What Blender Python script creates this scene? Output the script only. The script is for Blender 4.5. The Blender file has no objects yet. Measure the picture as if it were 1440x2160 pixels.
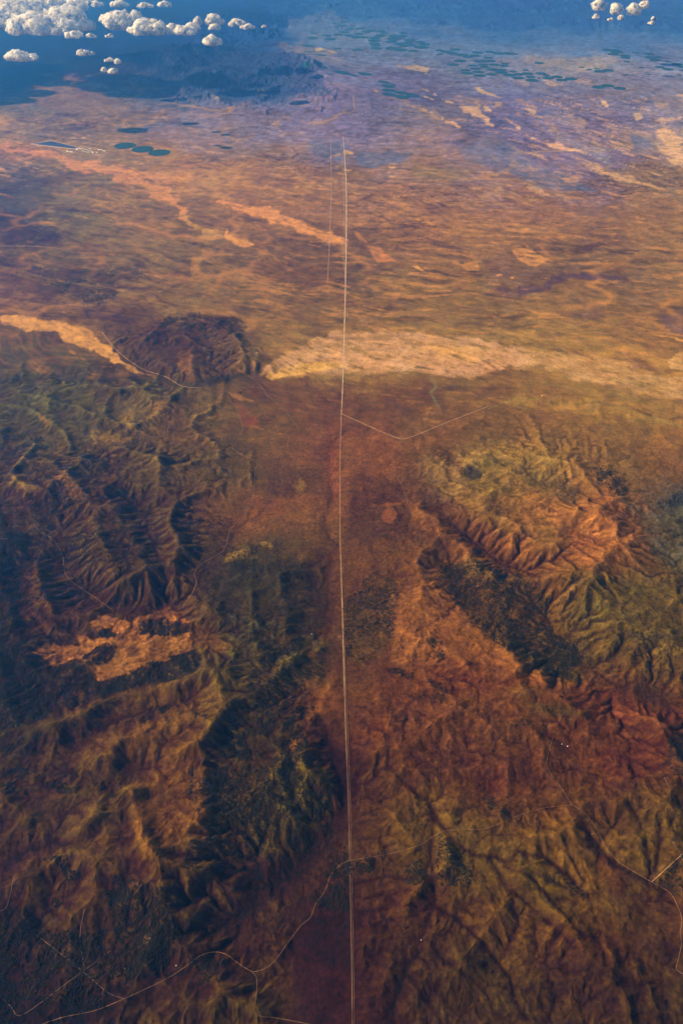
import bpy, bmesh, math, random
import numpy as np
R = math.radians
sc = bpy.context.scene
col = sc.collection

# ------------------------------------------------------------------ camera, sky, sun, exposure
CAM_H, FOC = 8000.0, 1560.0           # metres above the plain; focal length in photo pixels (1440 x 2160)
TILT = math.atan(1380 / FOC)          # how far the view looks below the horizon
cam = bpy.data.objects.new('camera', bpy.data.cameras.new('camera'))
col.objects.link(cam); sc.camera = cam
cam.location = (0, 0, CAM_H)
cam.rotation_euler = (math.pi / 2 - TILT, 0, 0)
cam.data.sensor_fit = 'VERTICAL'; cam.data.sensor_height = 36.0
cam.data.lens = 36.0 * FOC / 2160
cam.data.clip_start = 1.0; cam.data.clip_end = 1.0e6

SUN_EL, SUN_AZ = R(31), R(279)         # azimuth clockwise from +Y (the far distance): from the left, a little beyond
world = bpy.data.worlds.new("World"); sc.world = world; world.use_nodes = True
wn = world.node_tree.nodes; wl = world.node_tree.links
bg = wn['Background']; sky = wn.new('ShaderNodeTexSky'); sky.sky_type = 'NISHITA'
sky.sun_disc = False; sky.sun_elevation = SUN_EL; sky.sun_rotation = SUN_AZ
sky.altitude = 1500
wl.new(sky.outputs[0], bg.inputs[0]); bg.inputs[1].default_value = 0.075
sd = bpy.data.lights.new('sun', 'SUN'); sd.energy = 5.0; sd.angle = R(0.5); sd.color = (1.0, 0.86, 0.66)
so = bpy.data.objects.new('sun', sd); col.objects.link(so)
so.rotation_euler = (math.pi / 2 - SUN_EL, 0, -SUN_AZ + math.pi)
so.location = (-20000, 8000, 20000)
sc.view_settings.view_transform = 'Standard'; sc.view_settings.look = 'None'
sc.view_settings.exposure = 0.85; sc.view_settings.gamma = 1.0
sc.view_settings.use_curve_mapping = False
sc.cycles.max_bounces = 6; sc.cycles.diffuse_bounces = 4; sc.cycles.volume_bounces = 1
sc.cycles.use_denoising = True; sc.cycles.denoiser = 'OPENIMAGEDENOISE'; sc.cycles.denoising_prefilter = 'ACCURATE'
HAZE_COLOR, HAZE_DENSITY, HAZE_G = (0.06, 0.34, 1.0), 1.4e-5, 0.64
CAL = None

# ------------------------------------------------------------------ helpers
def G(px, py, z=0.0):
    """ground position (metres) of a spot measured in the photograph"""
    v = (1080 - py) / FOC; u = (px - 720) / FOC
    t = (CAM_H - z) / (math.sin(TILT) - v * math.cos(TILT))
    return (u * t, (math.cos(TILT) + v * math.sin(TILT)) * t)
def lin(h):
    if isinstance(h, str): h = [int(h[i:i + 2], 16) for i in (0, 2, 4)]
    a = np.asarray(h, dtype=np.float64) / 255
    return np.where(a <= .04045, a / 12.92, ((a + .055) / 1.055) ** 2.4)
def ss(a, b, x):
    t = np.clip((x - a) / (b - a), 0, 1); return t * t * (3 - 2 * t)
def tag(o, label=None, cat=None, group=None, kind=None):
    if label: o['label'] = label
    if cat: o['category'] = cat
    if group: o['group'] = group
    if kind: o['kind'] = kind
    return o
def empty(name, loc, rz=0):
    o = bpy.data.objects.new(name, None); col.objects.link(o); o.location = loc; o.rotation_euler = (0, 0, rz); return o
def mesh_obj(name, verts, faces, mat, parent=None, smooth=False):
    me = bpy.data.meshes.new(name); me.from_pydata([tuple(v) for v in verts], [], [tuple(f) for f in faces]); me.update()
    if smooth: me.polygons.foreach_set('use_smooth', [True] * len(me.polygons))
    if mat: me.materials.append(mat)
    o = bpy.data.objects.new(name, me); col.objects.link(o)
    if parent: o.parent = parent
    return o

_rng = np.random.RandomState(7)
_perm = np.tile(_rng.permutation(1024).astype(np.int32), 2)
_ang = _rng.rand(1024) * 2 * np.pi
_gx, _gy = np.cos(_ang).astype(np.float32), np.sin(_ang).astype(np.float32)
def perlin(x, y, seed=0):
    x = x + seed * 17.37; y = y + seed * 9.71
    xf = np.floor(x); yf = np.floor(y)
    xi = xf.astype(np.int32) & 1023; yi = yf.astype(np.int32) & 1023
    fx = (x - xf).astype(np.float32); fy = (y - yf).astype(np.float32)
    u = fx * fx * fx * (fx * (fx * 6 - 15) + 10); v = fy * fy * fy * (fy * (fy * 6 - 15) + 10)
    x1 = (xi + 1) & 1023; y1 = (yi + 1) & 1023
    p0 = _perm[xi]; p1 = _perm[x1]
    def g(p, yy, dx, dy):
        h = _perm[(p + yy)]; return _gx[h] * dx + _gy[h] * dy
    a = g(p0, yi, fx, fy); b = g(p1, yi, fx - 1, fy); c = g(p0, y1, fx, fy - 1); d = g(p1, y1, fx - 1, fy - 1)
    return ((a + u * (b - a)) * (1 - v) + (c + u * (d - c)) * v) * 1.5
def fbm(x, y, scale, octv=4, seed=0, gain=.5, cell=None):
    out = 0; a = 1.0; tot = 0; s = scale
    for k in range(octv):
        w = a if cell is None else a * ss(.8, 2.0, s / cell)
        out = out + w * perlin(x / s, y / s, seed + k * 3.1); tot += a
        a *= gain; s /= 2.03
    return out / tot * 1.4
def ridged(x, y, scale, octv=4, seed=0, gain=.5):
    out = 0; a = 1.0; tot = 0; s = scale; prev = 1.0
    for k in range(octv):
        n = 1 - np.abs(perlin(x / s, y / s, seed + k * 5.3)) * 1.6
        n = np.clip(n, 0, 1) ** 2
        out = out + a * n * prev; prev = np.clip(n * 1.3, 0, 1); tot += a; a *= gain; s /= 2.1
    return out / tot
def gully_cell(x, y, dx, dy, seed):
    """gully noise: waves that run down the slope, with their own derivative so that finer ones branch off"""
    xf = np.floor(x); yf = np.floor(y); fx = (x - xf).astype(np.float32); fy = (y - yf).astype(np.float32)
    xi = xf.astype(np.int32); yi = yf.astype(np.int32)
    va = 0; vx = 0; vy = 0; wt = 0
    for i in (-1, 0, 1):
        pi_ = _perm[(xi + i + seed * 31) & 1023]
        for j in (-1, 0, 1):
            h = _perm[pi_ + ((yi + j) & 1023)]
            px = fx - i - (_gx[h] * .35 + .5) ; py = fy - j - (_gy[h] * .35 + .5)
            w = np.exp(-(px * px + py * py) * 2.2)
            m = (px * dx + py * dy) * (2 * np.pi)
            s_ = np.sin(m)
            va = va + np.cos(m) * w; vx = vx - s_ * dx * w; vy = vy - s_ * dy * w; wt = wt + w
    return va / wt, vx / wt, vy / wt

# ------------------------------------------------------------------ the terrain grid: finer near, coarser far
NC, NSIDE = 760, 26
dep = np.concatenate([np.linspace(80.5, 4.6, 1330), np.linspace(4.4, 2.2, 14)])
rowsY = CAM_H / np.tan(np.radians(dep))
rowsY = np.concatenate([np.linspace(-9000, rowsY[0] - 300, 14), rowsY])
tc = np.linspace(-1.06, 1.06, NC)
side = 1.06 + np.cumsum(np.geomspace(.004, .55, NSIDE))
tc = np.concatenate([-side[::-1], tc, side])
depth = np.maximum(rowsY * math.cos(TILT) + CAM_H * math.sin(TILT), 5500.0)
X = (depth[:, None] * (720 / FOC) * tc[None, :]).astype(np.float32)
Y = np.repeat(rowsY[:, None], len(tc), 1).astype(np.float32)
NR, NCC = X.shape
D = np.sqrt(X * X + Y * Y + CAM_H ** 2)
CELL = np.maximum(depth[:, None] * (2 * 1.06 * 720 / FOC / NC), 1).repeat(NCC, 1).astype(np.float32)
# measured coordinates of every grid point (a map of the ground, used only to look features up)
dz_ = Y * math.cos(TILT) + CAM_H * math.sin(TILT)
dz_ = np.maximum(dz_, 3000)
PX = 720 + FOC * X / dz_
PY = 1080 - FOC * (Y * math.sin(TILT) - CAM_H * math.cos(TILT)) / dz_
rowPY = PY[:, 0]

def window(x0, x1, y0, y1):
    """slices of the grid that cover a measured box"""
    r = np.where((rowPY >= y0) & (rowPY <= y1))[0]
    colx = 720 + 720 * tc
    c = np.where((colx >= x0) & (colx <= x1))[0]
    if len(r) == 0 or len(c) == 0: return None
    return slice(r[0], r[-1] + 1), slice(c[0], c[-1] + 1)
# warped lookups give hand measured outlines natural, uneven edges (warp in metres on the ground)
WX = X + (fbm(X, Y, 1500, 5, 11, .62, CELL) * 130).astype(np.float32) * (D / 12000)
WY = Y + (fbm(X, Y, 1500, 5, 12, .62, CELL) * 200).astype(np.float32) * (D / 12000) ** 1.5
EDGE = fbm(X / (D / 9000) ** .7, Y / (D / 9000) ** 1.5, 260, 5, 19, .66) 
def tri_xy(gx, gy):
    z = np.maximum(gy * math.cos(TILT) + CAM_H * math.sin(TILT), 3000)
    return 720 + FOC * gx / z, 1080 - FOC * (gy * math.sin(TILT) - CAM_H * math.cos(TILT)) / z
WPX, WPY = tri_xy(WX, WY)
def poly_mask(pts, soft=3.0, warp=True):
    """soft inside-mask of an outline given in measured coordinates; returns (window, mask)"""
    pts = np.array(pts, float); m = soft * 2 + 14
    w = window(pts[:, 0].min() - m, pts[:, 0].max() + m, pts[:, 1].min() - m, pts[:, 1].max() + m)
    if w is None: return None
    x = (WPX if warp else PX)[w]; y = (WPY if warp else PY)[w]
    inside = np.zeros(x.shape, bool); dist = np.full(x.shape, 1e9, np.float32)
    n = len(pts)
    for i in range(n):
        ax, ay = pts[i]; bx, by = pts[(i + 1) % n]
        if ay != by:
            c = ((ay > y) != (by > y)) & (x < (bx - ax) * (y - ay) / (by - ay) + ax)
            inside ^= c
        dx, dy = bx - ax, by - ay; L = dx * dx + dy * dy + 1e-9
        t = np.clip(((x - ax) * dx + (y - ay) * dy) / L, 0, 1)
        dd = (x - ax - t * dx) ** 2 + (y - ay - t * dy) ** 2
        dist = np.minimum(dist, dd)
    d = np.sqrt(dist) * np.where(inside, 1, -1) + EDGE[w] * (soft * 1.6 + 1.5)
    return w, ss(-soft, soft, d)
def line_dist(pts, reach, warp=True):
    """distance in metres to a line of measured points [(px,py),...]; returns (window, distance, along 0..1, signed side)"""
    P = np.array([G(*p[:2]) for p in pts])
    pts = np.array(pts, float)
    sc_ = min(.23 * (max(pts[:, 1].max(), 400) + 300) / 2460 * reach, 400) + 6
    w = window(pts[:, 0].min() - sc_, pts[:, 0].max() + sc_, pts[:, 1].min() - sc_, pts[:, 1].max() + sc_)
    if w is None: return None
    x = X[w] + .3 * (WX[w] - X[w]); y = Y[w] + .3 * (WY[w] - Y[w])
    best = np.full(x.shape, 1e18, np.float32); al = np.zeros(x.shape, np.float32); sd_ = np.zeros(x.shape, np.float32)
    for i in range(len(P) - 1):
        ax, ay = P[i]; bx, by = P[i + 1]; dx, dy = bx - ax, by - ay; L = dx * dx + dy * dy + 1e-9
        t = np.clip(((x - ax) * dx + (y - ay) * dy) / L, 0, 1)
        ex, ey = x - ax - t * dx, y - ay - t * dy
        dd = ex * ex + ey * ey; m = dd < best
        best = np.where(m, dd, best); al = np.where(m, (i + t) / (len(P) - 1), al)
        sd_ = np.where(m, np.sign(dx * ey - dy * ex), sd_)
    return w, np.sqrt(best), al, sd_

#@@HEIGHT
# ------------------------------------------------------------------ relief
# ridge: points, height m, half width m
RIDGES = [
 # hills right of the corridor
 ([(1180,985),(1250,1000),(1290,1040),(1308,1085),(1310,1120),(1340,1150),(1375,1180),(1440,1225)], 150, 700),
 ([(1290,1075),(1230,1100),(1170,1095),(1100,1070),(1060,1055)], 120, 330),
 ([(1250,1110),(1200,1145),(1150,1165)], 110, 260), ([(1340,1150),(1290,1175),(1240,1200),(1200,1215)], 150, 330),
 ([(885,960),(930,1010),(980,1060),(1030,1110),(1080,1160)], 70, 260), ([(905,955),(960,1005),(1010,1050)], 45, 120),
 ([(965,965),(1010,1000),(1060,1040),(1075,1050)], 50, 150), ([(1010,960),(1060,1000),(1090,1040)], 40, 120),
 ([(1090,960),(1150,985),(1200,1010)], 60, 200), ([(1140,940),(1190,965),(1230,990)], 50, 160),
 ([(870,1075),(930,1110),(980,1145),(1020,1190)], 80, 220),
 ([(860,1170),(905,1230),(960,1280),(1010,1320),(1050,1370),(1090,1410)], 70, 420),
 ([(1200,1225),(1250,1270),(1300,1320),(1350,1360),(1440,1400)], 90, 480),
 ([(1130,1230),(1200,1225),(1230,1240),(1260,1230)], 120, 300), ([(1340,1200),(1390,1260),(1440,1300)], 100, 450),
 ([(950,1500),(990,1465),(1050,1480),(1120,1470),(1180,1480)], 70, 260), ([(1100,1470),(1150,1455),(1200,1490)], 60, 240),
 ([(800,1590),(900,1570),(1020,1560),(1120,1560)], 45, 200), ([(830,1640),(930,1630),(1050,1625),(1130,1630)], 50, 200),
 ([(830,1530),(930,1520),(1060,1535),(1250,1560)], 35, 200),
 ([(1390,1540),(1420,1600),(1440,1660)], 110, 300), ([(1210,1740),(1300,1700),(1400,1700)], 45, 350),
 ([(1290,1700),(1330,1760),(1360,1830)], 50, 200), ([(1380,1700),(1400,1760),(1410,1800)], 50, 200),
 ([(940,1800),(1000,1880),(1060,1960)], 35, 180), ([(1080,1830),(1150,1900),(1200,1980),(1240,2040)], 50, 210),
 ([(1010,1730),(1100,1760),(1200,1770)], 40, 260), ([(830,1720),(860,1780),(870,1880)], 35, 160),
 ([(900,1960),(950,2010),(1000,2080)], 40, 160), ([(760,1980),(820,2020),(800,2100)], 30, 150),
 ([(1290,2020),(1310,2080),(1330,2160)], 40, 90), ([(1340,2040),(1370,2090),(1390,2160)], 40, 80),
 # valley floor at the corridor
 ([(690,1450),(670,1500),(700,1520)], 60, 170), ([(640,1600),(600,1620),(560,1680)], 110, 300),
 ([(880,1460),(905,1450),(960,1480)], 30, 120),
 # left hills
 ([(330,990),(350,1040),(372,1075),(366,1110),(368,1170),(358,1225)], 110, 380),
 ([(215,1040),(260,1090),(290,1140),(310,1190),(325,1255)], 105, 360),
 ([(150,1010),(180,1060),(200,1120),(230,1180),(250,1240)], 110, 260),
 ([(75,950),(45,985),(30,1010),(60,1040),(105,1055),(110,1030)], 110, 210),
 ([(10,1140),(50,1170),(75,1200),(90,1240),(115,1290),(118,1310)], 100, 320),
 ([(180,980),(240,1010),(290,1040)], 100, 200), ([(260,950),(330,980),(350,1000)], 80, 200),
 ([(0,1400),(10,1460),(30,1540)], 90, 300), ([(40,1320),(20,1260),(0,1220)], 110, 260),
 ([(0,860),(60,870),(110,900)], 60, 180), ([(110,850),(170,860),(210,890)], 70, 170), ([(230,820),(290,830),(330,860)], 70, 200),
 ([(270,800),(330,840),(370,850)], 60, 160), ([(440,1290),(500,1310),(560,1320)], 60, 250), ([(480,1230),(560,1220),(640,1200)], 50, 260),
 ([(560,1390),(600,1400),(660,1390)], 60, 240), ([(590,1230),(610,1300),(600,1350)], 70, 170), ([(530,1260),(545,1320),(540,1360)], 70, 170),
 ([(180,1570),(220,1530),(280,1500),(340,1460),(420,1450),(480,1440)], 90, 380),
 ([(110,1540),(190,1500),(260,1470)], 100, 260), ([(0,1610),(100,1580),(170,1560)], 90, 260),
 ([(455,1450),(480,1510),(460,1560),(450,1620),(420,1690),(420,1740),(395,1790),(350,1830),(330,1880),(300,1900)], 130, 480),
 ([(280,1680),(300,1740),(310,1800),(320,1850)], 120, 240), ([(200,1620),(290,1600),(380,1600),(450,1570)], 110, 260),
 ([(400,1540),(330,1530),(280,1560)], 90, 220), ([(200,1730),(230,1690),(280,1680)], 80, 170),
 ([(60,1740),(150,1700),(250,1740)], 90, 380), ([(30,1880),(80,1820),(150,1800),(210,1840),(190,1900)], 120, 380),
 ([(0,1690),(60,1650),(120,1650)], 70, 260),
 ([(350,1900),(390,1880),(440,1850),(470,1840)], 70, 180), ([(400,1950),(470,1900),(540,1890)], 60, 170),
 ([(320,2000),(380,2000),(460,1990)], 60, 140), ([(380,2090),(440,2070),(520,2080)], 55, 160), ([(400,2140),(470,2120),(540,2130)], 60, 150),
 ([(700,1650),(640,1700),(600,1780)], 50, 260), ([(480,1180),(520,1160),(570,1165)], 30, 160),
 # isolated dark hill above the wash
 ([(295,720),(340,705),(400,685),(450,685),(490,700),(515,740)], 85, 640), ([(395,700),(400,760),(410,795)], 80, 320), ([(500,720),(515,760),(505,780)], 80, 280),
 ([(0,470),(40,490),(110,515)], 150, 800),
 # far mountains
 ([(300,150),(370,128),(450,122),(520,130),(560,140),(620,158),(660,180),(700,212)], 800, 2900),
 ([(560,140),(600,170),(640,200),(680,215)], 620, 1700), ([(330,170),(420,165),(520,180)], 520, 1900),
 ([(440,210),(470,222)], 260, 700), ([(543,200),(545,208)], 340, 520), ([(655,208),(672,214)], 330, 650),
 ([(975,292),(1010,300),(1050,318)], 210, 700),
 ([(380,60),(450,50),(560,52),(600,58)], 500, 4200), ([(600,22),(720,18),(900,10),(1100,5),(1440,4)], 420, 5200),
 ([(860,55),(1000,48),(1200,52),(1440,50)], 380, 3800), ([(430,95),(520,90),(570,100)], 420, 1800), ([(0,60),(200,45),(400,20)], 300, 5000),
]
VALLEYS = [  # streams and draws: points, depth m, half width m, colour strength, colour
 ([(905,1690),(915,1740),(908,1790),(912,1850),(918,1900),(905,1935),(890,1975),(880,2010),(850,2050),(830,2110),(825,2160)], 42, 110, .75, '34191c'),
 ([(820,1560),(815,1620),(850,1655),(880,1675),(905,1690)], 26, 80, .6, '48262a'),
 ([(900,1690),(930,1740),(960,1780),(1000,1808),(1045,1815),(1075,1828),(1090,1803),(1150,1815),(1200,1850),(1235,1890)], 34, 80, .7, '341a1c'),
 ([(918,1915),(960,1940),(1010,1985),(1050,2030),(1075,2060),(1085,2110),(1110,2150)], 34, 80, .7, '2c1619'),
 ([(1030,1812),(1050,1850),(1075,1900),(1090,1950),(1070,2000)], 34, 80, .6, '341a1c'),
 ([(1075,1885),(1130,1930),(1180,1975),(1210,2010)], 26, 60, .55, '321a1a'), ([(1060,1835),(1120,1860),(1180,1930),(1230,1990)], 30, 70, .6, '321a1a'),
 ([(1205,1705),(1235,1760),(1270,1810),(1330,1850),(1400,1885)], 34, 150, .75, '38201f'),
 ([(925,1712),(960,1715),(1020,1700)], 18, 50, .6, '3c1e20'), ([(1035,1745),(1038,1790),(1045,1812)], 18, 50, .5, '3c1e20'), ([(945,1750),(1000,1760),(1060,1770)], 14, 40, .3, '3c1e20'),
 ([(1100,1760),(1090,1803)], 14, 50, .5, '3a2020'), ([(1150,1740),(1130,1780),(1160,1790)], 14, 40, .4, '3a2020'),
 ([(740,1895),(800,1890),(860,1880),(905,1900)], 14, 50, .5, '381c1e'), ([(740,1925),(820,1915),(900,1915)], 14, 50, .5, '381c1e'), ([(740,1860),(820,1850),(900,1860)], 12, 50, .45, '381c1e'),
 ([(740,1955),(800,1945),(885,1935)], 12, 50, .5, '381c1e'), ([(740,1990),(830,1985),(885,1980)], 12, 40, .4, '381c1e'), ([(745,2030),(800,2010),(880,2000)], 12, 40, .4, '381c1e'),
 ([(900,1985),(940,2040),(990,2070),(1000,2075)], 22, 60, .6, '2e181a'), ([(850,2050),(890,2100),(930,2160)], 20, 60, .6, '2e181a'),
 ([(1385,1720),(1390,1780),(1380,1850)], 30, 60, .5, '38281c'), ([(1320,1700),(1345,1740),(1360,1790),(1370,1850)], 34, 60, .5, '38281c'), ([(1430,1700),(1410,1740),(1395,1780)], 26, 50, .5, '38281c'),
 ([(1240,1790),(1260,1780),(1300,1735),(1320,1700)], 26, 60, .45, '38281c'),
 ([(1300,2000),(1180,1960),(1100,1930)], 14, 60, .3, '2e1a1a'), ([(1180,1960),(1150,2030),(1170,2100),(1150,2160)], 22, 90, .5, '24161a'),
 # creek on the valley floor
 ([(700,930),(690,970),(692,1010),(695,1050),(683,1090),(688,1120),(712,1150),(695,1200),(690,1240),(700,1290),(690,1330),(695,1400),(680,1460),(655,1490),(620,1530)], 16, 60, .5, '6c3a2e'),
 ([(712,1150),(680,1175),(655,1200),(670,1260),(685,1300)], 16, 60, .35, '3c2a30'),
 ([(690,1570),(735,1650),(700,1720),(660,1780),(600,1830),(540,1850),(480,1850)], 36, 190, .7, '301c20'),
 ([(540,1850),(530,1900),(470,1950),(400,1975)], 30, 90, .5, '2a1a1c'), ([(655,1790),(640,1830),(560,1880),(520,1930)], 22, 80, .4, '2a1a1c'),
 ([(385,1270),(425,1200),(470,1160),(500,1110)], 26, 120, .45, '50342a'),
 ([(240,1010),(290,1070),(320,1130),(345,1210),(350,1270)], 60, 130, .25, '2a2630'), ([(110,1140),(150,1210),(200,1260),(280,1290),(350,1290)], 60, 150, .3, '38282a'),
 ([(60,1180),(40,1230),(45,1300),(100,1340)], 60, 120, .3, '28242c'),
 ([(130,1300),(150,1340),(130,1380)], 30, 100, .2, '302428'), ([(170,1600),(200,1560),(240,1530),(330,1515),(400,1480)], 60, 120, .4, '2c2418'),
 ([(0,1600),(80,1590),(170,1570)], 40, 110, .3, '28221a'), ([(310,1620),(380,1580),(400,1550)], 50, 100, .25, '2c2418'), ([(150,1640),(220,1650),(270,1660),(280,1620)], 45, 90, .3, '2a2018'),
 ([(180,1720),(200,1770),(140,1790),(60,1800),(0,1830)], 45, 100, .3, '281c18'), ([(240,1680),(270,1720),(265,1780),(290,1850)], 55, 110, .3, '28201a'),
 ([(0,805),(60,800),(200,800),(330,800),(400,812),(470,800),(540,800)], 30, 160, .5, '3c3c3e'),
 ([(1060,1190),(1110,1230),(1160,1300),(1230,1380),(1290,1430),(1400,1470)], 80, 220, .3, '28282c'), ([(1180,1400),(1100,1340),(1000,1270),(940,1200)], 60, 160, .35, '24282e'),
 ([(1320,1100),(1360,1160),(1400,1200),(1440,1220)], 60, 200, .15, '30343a'), ([(1210,1130),(1180,1180),(1130,1200),(1080,1190)], 50, 130, .3, '4a2c2c'),
 ([(1000,1130),(1060,1170),(1110,1190)], 40, 100, .4, '3c3032'), ([(920,1075),(970,1120),(1020,1160)], 40, 90, .5, '3a2c30'),
]
HILLS = [  # outlines with extra rough relief: strength
 ([(-200,800),(100,790),(330,800),(470,830),(500,920),(520,1000),(440,1080),(430,1200),(480,1300),(640,1300),(660,1450),(700,1600),(700,1700),(600,1850),(620,2000),(600,2230),(-200,2230)], 1.0, 24),
 ([(860,960),(980,930),(1120,900),(1260,960),(1330,1040),(1440,1060),(1650,1060),(1650,1500),(1440,1480),(1200,1440),(1000,1500),(820,1420),(830,1200),(900,1150),(850,1050)], .85, 55),
 ([(800,900),(1000,860),(1300,880),(1640,900),(1640,1560),(780,1560),(770,1100)], .42, 50),
 ([(760,1480),(1000,1460),(1300,1480),(1640,1500),(1640,2230),(760,2230)], .8, 40),
 ([(220,700),(330,680),(430,660),(530,690),(540,760),(500,800),(420,815),(330,790),(230,740)], 1.0, 16),
 ([(300,140),(440,112),(560,125),(640,150),(700,205),(705,225),(600,232),(440,226),(360,200),(290,170)], 1.0, 12),
 ([(360,60),(450,40),(600,40),(600,65),(570,100),(430,105)], 1.0, 8), ([(0,20),(300,0),(640,0),(600,30),(300,50),(0,60)], .25, 10),
 ([(600,-20),(1640,-20),(1640,70),(1000,66),(720,60),(600,40)], .3, 12),
 ([(480,1130),(690,1180),(690,1440),(560,1440),(430,1300)], .45, 20),
]
hm = np.zeros_like(X); rough = np.zeros_like(X)
for pts, hgt, hw in RIDGES:
    far = pts[0][1] < 260
    mx_, my_ = np.mean([p[0] for p in pts]), np.mean([p[1] for p in pts])
    if mx_ > 850 and 880 < my_ < 1450: hgt, hw = hgt * .55, hw * 1.15
    q = line_dist(pts, hw * 3.2)
    if q is None: continue
    w, d, al, sgn = q
    prof = np.exp(-(d / hw) ** 1.35) * (.82 + .18 * np.cos(al * 9))
    hm[w] = np.maximum(hm[w], 0) + hgt * prof * np.clip(1.25 - hm[w] / 420, .35, 1) if not far else np.maximum(hm[w], hgt * prof)
for pts, k, soft in HILLS:
    q = poly_mask(pts, soft)
    if q is None: continue
    w, m = q; rough[w] = np.maximum(rough[w], m * k)
hm += rough * np.where(PY < 300, (ridged(WX, WY, 7000, 3, 3) - .25) * 420 + fbm(WX, WY, 3000, 2, 9, .4, CELL) * 90, (ridged(WX, WY, 1300, 3, 3, .4) - .25) * 62)
hm += rough * np.abs(fbm(WX, WY, 480, 3, 8, .42, CELL)) * 34
vs = np.zeros_like(X)
for pts, dpt, hw, cs, cc in VALLEYS:
    if pts[0][1] > 1500 and pts[0][0] > 735: hw, dpt = hw * .3, dpt * .4
    q = line_dist(pts, hw * 2.5)
    if q is None: continue
    w, d, al, sgn = q
    hm[w] -= dpt * np.exp(-(d / (hw * 1.5)) ** 2)
def samp(A, x, y):
    i = np.clip(np.searchsorted(rowsY, y) - 1, 0, NR - 2); fi = np.clip((y - rowsY[i]) / (rowsY[i + 1] - rowsY[i]), 0, 1)
    def rz(ii):
        t = x / (depth[ii] * (720 / FOC)); j = np.clip(np.searchsorted(tc, t) - 1, 0, NCC - 2); fj = np.clip((t - tc[j]) / (tc[j + 1] - tc[j]), 0, 1)
        return A[ii, j] * (1 - fj) + A[ii, j + 1] * fj
    return rz(i) * (1 - fi) + rz(i + 1) * fi
# running water carves the uplands: flow is routed over a regular grid again and again
def erode(H0,RG,iters=240,k=.03,alpha=.012,dif=.06,seed=1,amp=18):
    r=np.random.RandomState(seed);ny,nx=H0.shape
    def blur(a,n):
        for _ in range(n):
            a=(np.roll(a,1,0)+np.roll(a,-1,0)+2*a)/4;a=(np.roll(a,1,1)+np.roll(a,-1,1)+2*a)/4
        return a
    n1=blur(r.randn(ny,nx),2)*2.2+blur(r.randn(ny,nx),12)*8
    U=H0*1.25+RG*20
    h=(H0+n1*amp*.25*(.25+RG)).astype(np.float32)
    U=U.astype(np.float32)
    idx=np.arange(ny*nx).reshape(ny,nx)
    A=np.ones(ny*nx,np.float32)
    offs=[(-1,-1),(-1,0),(-1,1),(0,-1),(0,1),(1,-1),(1,0),(1,1)]
    for it in range(iters):
        best=np.full(h.shape,-1e9,np.float32);rcv=idx.copy();dist=np.ones(h.shape,np.float32);low=np.full(h.shape,1e9,np.float32)
        hp=np.pad(h,1,mode='edge')
        for a,b in offs:
            nb=hp[1+a:1+a+ny,1+b:1+b+nx];d=1.41421 if a and b else 1.
            s=(h-nb)/d;mk=s>best
            best=np.where(mk,s,best);rcv=np.where(mk,idx+a*nx+b,rcv);dist=np.where(mk,d,dist);low=np.minimum(low,nb)
        pit=best<=0
        h=np.where(pit,low+.05,h)
        rcv=np.where(pit,idx,rcv);rcv[0]=idx[0];rcv[-1]=idx[-1];rcv[:,0]=idx[:,0];rcv[:,-1]=idx[:,-1]
        rf=rcv.ravel();src=rf!=idx.ravel()
        for _ in range(6 if it<iters-30 else 12):
            A=1+np.bincount(rf[src],weights=A[src],minlength=ny*nx).astype(np.float32)
        c=(k*np.sqrt(np.minimum(A,4000)).reshape(ny,nx)/dist)
        hr=h.ravel()[rf].reshape(ny,nx)
        h=(h+c*hr)/(1+c)
        h=h+alpha*(U-h)
        lap=(np.roll(h,1,0)+np.roll(h,-1,0)+np.roll(h,1,1)+np.roll(h,-1,1)-4*h)
        h=h+dif*lap
    return h,A.reshape(ny,nx)

EDX = 18.0
ex_ = np.arange(-8400, 8400, EDX); ey_ = np.arange(600, 16200, EDX)
EX, EY = np.meshgrid(ex_, ey_)
H0 = samp(hm, EX.ravel(), EY.ravel()).reshape(EX.shape); RG = samp(rough, EX.ravel(), EY.ravel()).reshape(EX.shape)
HE, AE = erode(H0, np.maximum(RG, .22), iters=1 if CAL else 190)
AE = np.log(AE)
def blur_(a, n):
    for _ in range(n):
        a = (np.roll(a, 1, 0) + np.roll(a, -1, 0) + 2 * a) / 4; a = (np.roll(a, 1, 1) + np.roll(a, -1, 1) + 2 * a) / 4
    return a
sm_ = np.zeros_like(X)
w, m = poly_mask([(-60,1560),(180,1480),(300,1440),(480,1440),(460,1560),(400,1690),(430,1740),(330,1860),(240,1990),(60,1930),(-60,1900)], 30); sm_[w] = m
SM = samp(sm_, EX.ravel(), EY.ravel()).reshape(EX.shape)
if not CAL: HE = HE * (1 - .55 * SM) + blur_(HE, 10) * .55 * SM
if not CAL: HE = HE + (blur_(HE, 6) - blur_(HE, 90)) * .55 * SM
if not CAL: HE = HE + (HE - blur_(HE, 90)) * .25 + (HE - blur_(HE, 14)) * .82 * (1 - .6 * SM) * (1 + .6 * ss(5600, 4600, EY) * ss(0, 400, EX))
def bil(F_, x, y):
    u = np.clip((x - ex_[0]) / EDX, 0, len(ex_) - 1.001); v = np.clip((y - ey_[0]) / EDX, 0, len(ey_) - 1.001)
    i = u.astype(int); j = v.astype(int); fu = u - i; fv = v - j
    fu = fu * fu * (3 - 2 * fu) * .5 + fu * .5; fv = fv * fv * (3 - 2 * fv) * .5 + fv * .5
    return (F_[j, i] * (1 - fu) + F_[j, i + 1] * fu) * (1 - fv) + (F_[j + 1, i] * (1 - fu) + F_[j + 1, i + 1] * fu) * fv
wn_ = ss(600, 1400, Y) * ss(16100, 14200, Y) * ss(8300, 7300, np.abs(X))
hm = hm * (1 - wn_) + bil(HE, X, Y) * wn_
drain = bil(AE, X, Y) * wn_
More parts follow.
